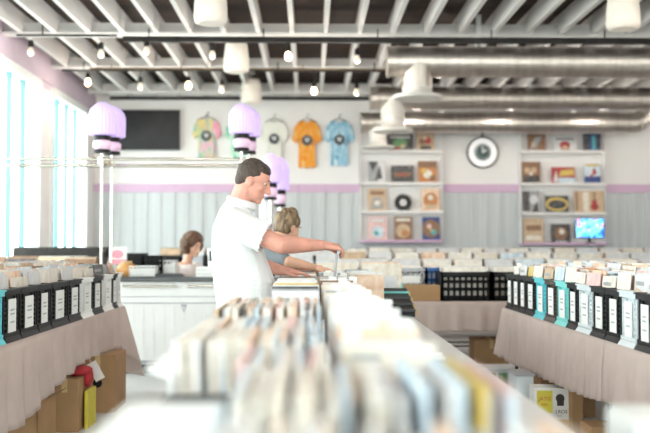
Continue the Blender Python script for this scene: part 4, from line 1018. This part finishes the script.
def hand(b, wrist, fwd, up, curl, side, spread=.0, size=1.):
    """fwd: direction of fingers, up: back of the hand normal; side=+1 thumb on +(fwd x up)"""
    fwd = Vector(fwd).normalized(); up = Vector(up).normalized(); lat = fwd.cross(up).normalized()*side; up = (lat*side).cross(fwd).normalized()
    W = Vector(wrist)
    def pt(a, l, u): return W+fwd*a*size+lat*l*size+up*u*size
    chain(b, [(pt(0, 0, 0), .026*size), (pt(.035, 0, 0), .027*size)])
    for l in (-.028, -.010, .010, .028): chain(b, [(pt(.02, l*.7, 0), .017*size), (pt(.085, l, 0), .0145*size)])
    for l, ln in ((.030, .072), (.010, .080), (-.010, .076), (-.029, .060)):
        p = pt(.088, l, 0); a = curl*.5; seg = [ln*.45, ln*.32, ln*.23]; r = .0098*size; q = [(p, r)]
        for k, s_ in enumerate(seg):
            d_ = fwd*math.cos(a)-up*math.sin(a)+lat*(l*spread)
            p = p+d_*s_*size; r *= .93; q.append((p, r)); a += curl*.75
        chain(b, q)
    p = pt(.018, .024, -.008); q = [(p, .015*size)]
    for dx, s_ in ((.9, .042), (.55, .032), (.15, .026)):
        p = p+(lat*dx+fwd*.75-up*.30*curl-up*.1).normalized()*s_*size; q.append((p, .0115*size))
    chain(b, q)

# -- the man
man = thing('person', 'man in a loose white polo shirt, looking down and reaching across the bins', 'person', (0, 0, 0))
Hm = Matrix.Translation((-.325, 5.20, 1.632)) @ Matrix.Rotation(-.10, 4, 'Z') @ Matrix.Rotation(.36, 4, 'Y') @ Matrix.Scale(.95, 4)
b = MB(); head(b, Hm)
SR, SL = Vector((-.435, 5.02, 1.395)), Vector((-.41, 5.42, 1.37))
chain(b, [(Hm @ Vector((-.035, 0, -.03)), .062), ((-.41, 5.21, 1.50), .066), ((-.44, 5.21, 1.42), .075)])
chain(b, [((-.44, 5.21, 1.40), (.10, .15, .07)), ((-.41, 5.21, 1.15), (.125, .15, .1)), ((-.38, 5.2, .93), (.13, .15, .1))])
ER, WR = Vector((-.165, 4.98, 1.272)), Vector((.075, 5.13, 1.268))
chain(b, [(SR, .062), (SR.lerp(ER, .5), .056), (ER, .050)]); chain(b, [(ER, .051), (ER.lerp(WR, .3), .050), (ER.lerp(WR, .75), .036), (WR, .029)])
EL, WL = Vector((-.27, 5.50, 1.14)), Vector((-.135, 5.46, 1.115))
EL = Vector((-.36, 5.58, 1.16)); WL = Vector((-.15, 5.46, 1.112))
chain(b, [(SL, .060), (EL, .047)]); chain(b, [(EL, .047), (EL.lerp(WL, .4), .044), (WL, .029)])
hand(b, WR, (1, .12, -.12), (.15, -.25, 1), 1.15, -1)
hand(b, WL, (1, -.15, -.12), (.1, 0, 1), .22, 1, spread=3.)
for s, hx in ((-1, -.38), (1, -.40)):
    y = 5.2+s*.10
    chain(b, [((hx, y, .92), .10), ((hx, y, .50), .062)]); chain(b, [((hx, y, .50), .060), ((hx-.02, y, .33), .056), ((hx-.02, y, .09), .038)])
    chain(b, [((hx-.03, y, .06), .038), ((hx+.14, y+.02*s, .04), .032)])
remesh(b, 'body', M['skin'], man, .0055, 3)
face_parts(Hm, man)
b = MB(); 
def hb(c, r): b.ball(Hm @ Vector(c), r, n=24, m=14, rz=Hm.to_3x3())
hb((-.026, 0, .042), (.096, .082, .100)); hb((-.060, 0, .000), (.056, .071, .068)); hb((.012, 0, .080), (.070, .066, .052)); hb((-.005, .0, .052), (.07, .082, .045))
for i in range(60):
    a = R.uniform(0, 2*PI); e = R.uniform(.1, 1.4); hb((-.028+.09*math.cos(a)*math.cos(e), .076*math.sin(a)*math.cos(e), .042+.094*math.sin(e)), (.012, .008, .008))
remesh(b, 'hair', M['hair1'], man, .006, 1)
# shirt
b = MB()
chain(b, [((-.412, 5.21, 1.52), (.070, .070, .03)), ((-.43, 5.21, 1.46), (.095, .125, .06)), ((-.44, 5.21, 1.36), (.125, .20, .08)), ((-.415, 5.21, 1.22), (.155, .215, .1)), ((-.378, 5.205, 1.06), (.180, .21, .1)), ((-.375, 5.2, .94), (.164, .205, .1)), ((-.375, 5.2, .82), (.160, .205, .05))])
chain(b, [(SR+Vector((0,0,.01)), .082), (SR.lerp(ER, .45), .086), (SR.lerp(ER, .75), .090)])
chain(b, [(SL, .078), (SL.lerp(EL, .7), .078)])
dr = (ER-SR).normalized(); dl = (EL-SL).normalized()
sh = remesh(b, 'polo_shirt', M['shirt'], man, .008, 6, cut=[((0, 0, .90), (0, 0, -1))])
# open the sleeve ends with a dark-free clean cut: trim only near the arm
bm = bmesh.new(); bm.from_mesh(sh.data)
dl_ = [v for v in bm.verts if (v.co-(SR.lerp(ER, .72))).dot(dr) > 0 and ((v.co-SR)-dr*(v.co-SR).dot(dr)).length < .105]
bmesh.ops.delete(bm, geom=dl_, context='VERTS')
bm.to_mesh(sh.data); bm.free()
so = sh.modifiers.new('thick', 'SOLIDIFY'); so.thickness = .003
b = MB(); Cn = Vector((-.395, 5.21, 1.53))
for i in range(28):
    a = 2*PI*i/28; b.ball(Cn+Vector((.074*math.cos(a), .074*math.sin(a), -.018-.022*math.cos(a))), (.014, .014, .024), n=10, m=6)
remesh(b, 'collar', M['shirt'], man, .006, 2)
b = MB()
chain(b, [((-.38, 5.2, 1.0), (.135, .175, .06)), ((-.385, 5.2, .88), (.135, .18, .08))])
for s, hx in ((-1, -.38), (1, -.40)):
    y = 5.2+s*.10; chain(b, [((hx, y, .90), (.115, .10, .08)), ((hx, y, .52), .085)])
remesh(b, 'shorts', M['khaki'], man, .01, 4)
for s, hx in ((-1, -.38), (1, -.40)):
    b = MB(); y = 5.2+s*.10; chain(b, [((hx-.05, y, .055), (.05, .048, .05)), ((hx+.15, y+.02*s, .045), (.055, .046, .04))])
    remesh(b, 'shoe', M['shoe'], man, .008, 3, cut=[((0, 0, .003), (0, 0, -1))])
# the sleeve he lifts
o = MB().box(-.003, .003, -.155, .155, 0, .31).build('record_sleeve', M['s_grey'], loc=(.128, 5.24, .935)); o.rotation_euler = (0, .10, -.0)
tag(o, 'grey record sleeve lifted edge-on out of the bins by the man in white', 'record sleeve')

# -- blond woman behind his arm
wo = thing('person', 'woman with a dark blond bun and grey shirt, reaching into bins behind the man', 'person', (0, 0, 0))
Hw = Matrix.Translation((-.165, 6.72, 1.395)) @ Matrix.Rotation(.75, 4, 'Z') @ Matrix.Rotation(.35, 4, 'Y') @ Matrix.Scale(.95, 4)
b = MB(); head(b, Hw)
chain(b, [(Hw @ Vector((-.03, 0, -.03)), .052), ((-.27, 6.62, 1.24), .056)])
chain(b, [((-.29, 6.62, 1.20), (.09, .13, .06)), ((-.42, 6.62, 1.0), (.10, .13, .09)), ((-.48, 6.62, .86), (.13, .16, .09))])
SR2, ER2, WR2 = Vector((-.30, 6.47, 1.215)), Vector((-.165, 6.40, 1.155)), Vector((.045, 6.48, 1.105))
chain(b, [(SR2, .052), (ER2, .040)]); chain(b, [(ER2, .042), (ER2.lerp(WR2, .4), .038), (WR2, .025)])
SL2, EL2, WL2 = Vector((-.26, 6.80, 1.20)), Vector((-.16, 6.92, 1.13)), Vector((.0, 6.80, 1.10))
SL2 = Vector((-.26, 6.78, 1.20)); EL2 = Vector((-.14, 6.82, 1.10)); WL2 = Vector((.05, 6.74, 1.06))
chain(b, [(SL2, .050), (EL2, .040)]); chain(b, [(EL2, .040), (WL2, .025)])
hand(b, WR2, (1, -.1, -.12), (0, 0, 1), .35, 1, spread=2., size=.9); hand(b, WL2, (1, -.1, -.1), (0, 0, 1), .4, -1, size=.9)
for s in (-1, 1):
    y = 6.62+s*.09; chain(b, [((-.48, y, .86), .10), ((-.46, y, .48), .058)]); chain(b, [((-.46, y, .48), .056), ((-.48, y, .08), .036)]); chain(b, [((-.50, y, .045), .032), ((-.36, y, .035), .028)])
remesh(b, 'body', M['skin2'], wo, .0055, 3); face_parts(Hw, wo)
b = MB(); mm = Hw.to_3x3()
def hw(c, r): b.ball(Hw @ Vector(c), r, n=24, m=14, rz=mm)
hw((-.030, 0, .045), (.102, .090, .100)); hw((-.055, 0, -.01), (.070, .084, .075)); hw((.005, 0, .06), (.078, .088, .070)); 
for i in range(90):
    a = R.uniform(.6, 2*PI-.6); e = R.uniform(-.2, 1.4); hw((-.03+.097*math.cos(a)*math.cos(e), .085*math.sin(a)*math.cos(e), .045+.095*math.sin(e)), (.012, .010, .016))
remesh(b, 'hair', M['hair2'], wo, .006, 1)
b = MB(); bc = Vector((-.135, 6.72, 1.505))
for i in range(16):
    a = 2*PI*i/16; b.ball(bc+Vector((.026*math.cos(a), .012*math.sin(a)*2, .032*math.sin(a)-.015)), (.026, .026, .034), n=12, m=8)
remesh(b, 'hair_bun', M['hair2'], wo, .006, 2)
MB().ball(bc+Vector((-.05, -.02, .0)), (.014, .03, .022)).build('hair_tie', M['peach'] if 'peach' in M else M['s_peach'], wo)
b = MB()
chain(b, [((-.28, 6.62, 1.225), (.085, .10, .05)), ((-.31, 6.62, 1.18), (.115, .175, .08)), ((-.42, 6.62, 1.0), (.13, .165, .1)), ((-.48, 6.62, .86), (.14, .175, .06))])
chain(b, [(SR2, .066), (SR2.lerp(ER2, .75), .062)]); chain(b, [(SL2, .064), (SL2.lerp(EL2, .75), .060)])
remesh(b, 'grey_shirt', M['greyshirt'], wo, .008, 4)
b = MB()
chain(b, [((-.48, 6.62, .88), (.125, .165, .06)), ((-.48, 6.62, .80), (.125, .165, .06))])
for s in (-1, 1):
    y = 6.62+s*.09; chain(b, [((-.48, y, .82), (.105, .088, .08)), ((-.46, y, .48), .072), ((-.48, y, .10), .052)])
remesh(b, 'trousers', M['trousers'], wo, .01, 3)
for s in (-1, 1):
    b = MB(); y = 6.62+s*.09; chain(b, [((-.50, y, .045), (.045, .04, .045)), ((-.34, y, .04), (.045, .040, .035))])
    remesh(b, 'shoe', M['shoe'], wo, .008, 2, cut=[((0, 0, .003), (0, 0, -1))])

# -- seated woman at the counter
ws = thing('person', 'seated woman with short curly auburn hair and pale pink top behind the counter', 'person', (0, 0, 0))
hx, hy, hz = -1.275, 9.95, 1.262
Hs = Matrix.Translation((hx, hy, hz)) @ Matrix.Rotation(-.75, 4, 'Z') @ Matrix.Rotation(.38, 4, 'Y') @ Matrix.Scale(.93, 4)
b = MB(); head(b, Hs)
chain(b, [(Hs @ Vector((-.03, 0, -.03)), .050), ((-1.36, 10.0, 1.08), .052)])
chain(b, [((-1.38, 10.0, 1.03), (.11, .11, .06)), ((-1.37, 10.0, .85), (.11, .10, .1)), ((-1.38, 10.0, .62), (.13, .13, .1))])
dirx = Vector((.73, -.68, 0)); lat = Vector((.68, .73, 0)); C0 = Vector((-1.38, 10.0, 1.02))
for s in (-1, 1):
    S_ = C0+lat*.155*s; E_ = S_+dirx*.08+Vector((0, 0, -.20)); W_ = E_+dirx*.20-lat*.03*s+Vector((0, 0, .10))
    if W_.y < 9.75: W_.y = 9.75
    chain(b, [(S_, .048), (E_, .038)]); chain(b, [(E_, .038), (W_, .024)]); hand(b, W_, dirx+Vector((0, .4, .1)), (0, 0, 1), .6, s, size=.85)
    Hp = Vector((-1.38, 10.0, .58))+lat*.09*s; K_ = Hp+Vector((.38, .02, -.03)); A_ = K_+Vector((.02, 0, -.45))
    chain(b, [(Hp, .085), (K_, .055)]); chain(b, [(K_, .055), (A_, .036)]); chain(b, [(A_, .034), (A_+Vector((.12, 0, -.05)), .028)])
remesh(b, 'body', M['skin2'], ws, .006, 3); face_parts(Hs, ws)
b = MB()
def hs(c, r): b.ball(Hs @ Vector(c), r, n=20, m=12, rz=Hs.to_3x3())
hs((-.038, 0, .05), (.118, .120, .108)); hs((-.065, 0, -.035), (.105, .132, .108)); hs((-.03, .095, -.04), (.045, .035, .075)); hs((-.03, -.095, -.04), (.045, .035, .075)); hs((.02, 0, .085), (.06, .075, .045))
for i in range(150):
    a = R.uniform(1.0, 2*PI-1.0); e = R.uniform(-.9, 1.4); hs((-.045+.118*math.cos(a)*math.cos(e), .130*math.sin(a)*math.cos(e), .010+.138*math.sin(e)), (.022, .022, .022))
remesh(b, 'curly_hair', M['hair3'], ws, .007, 1)
b = MB()
chain(b, [((-1.375, 10.0, 1.06), (.08, .08, .03)), ((-1.38, 10.0, 1.0), (.15, .15, .07)), ((-1.37, 10.0, .85), (.13, .12, .1)), ((-1.38, 10.0, .60), (.15, .15, .08))])
for s in (-1, 1):
    S_ = C0+lat*.15*s; E_ = S_+dirx*.08+Vector((0, 0, -.20)); chain(b, [(S_, .062), (E_, .052)])
remesh(b, 'pink_top', M['pinkshirt'], ws, .008, 4)
b = MB()
for s in (-1, 1):
    Hp = Vector((-1.38, 10.0, .58))+lat*.09*s; K_ = Hp+Vector((.38, .02, -.03)); A_ = K_+Vector((.02, 0, -.42))
    chain(b, [(Hp, .10), (K_, .068)]); chain(b, [(K_, .066), (A_, .048)])
remesh(b, 'trousers', M['trousers'], ws, .01, 3)
t = thing('stool', 'round black stool under the seated woman behind the counter', 'stool', (-1.38, 10.0, 0))
MB().lathe([(.17, .44), (.18, .46), (.18, .485), (.16, .49)], 24).build('seat', M['black'], t)
MB().tube((0,0,.03), (0,0,.44), .025).build('column', M['chrome'], t)
MB().lathe([(.2, 0), (.2, .015), (.04, .035)], 24).build('base', M['black'], t)

# ------------------------------------------------------------------ light and camera
wd = bpy.data.worlds.new('world'); scn.world = wd; wd.use_nodes = True
bg = wd.node_tree.nodes['Background']; bg.inputs['Color'].default_value = (1, .982, .958, 1); bg.inputs['Strength'].default_value = 5.2
def portal(loc, rot, sx, sy):
    l = bpy.data.lights.new('daylight_portal', 'AREA'); l.shape = 'RECTANGLE'; l.size = sx; l.size_y = sy; l.cycles.is_portal = True
    o = bpy.data.objects.new('daylight_portal', l); COL.objects.link(o); o.location = loc; o.rotation_euler = rot
for a, b in wins: portal((XL-.21, (a+b)/2, (WZ0+WZ1)/2), (0, -PI/2, 0), WZ1-WZ0, b-a)
for a, b in fx: portal(((a+b)/2, FRONT-.21, 2.0), (PI/2, 0, 0), b-a, 3.2)

cam = bpy.data.cameras.new('camera'); co = bpy.data.objects.new('camera', cam); COL.objects.link(co); scn.camera = co
cam.sensor_width = 36; cam.lens = F*36/650
yaw = math.atan((325-VX)/F); pitch = math.atan((VY-216.5)/F)
co.location = (0, 0, CZ); co.rotation_euler = (PI/2+pitch, 0, -yaw)
cam.dof.use_dof = True; cam.dof.focus_distance = 5.5; cam.dof.aperture_fstop = 1.5; cam.clip_start = .05
vs = scn.view_settings; vs.view_transform = 'Standard'; vs.look = 'None'; vs.gamma = 1; vs.use_curve_mapping = False; vs.exposure = 1.12
scn.cycles.max_bounces = 10; scn.cycles.diffuse_bounces = 6; scn.cycles.transparent_max_bounces = 12
scn.cycles.sample_clamp_indirect = 6.
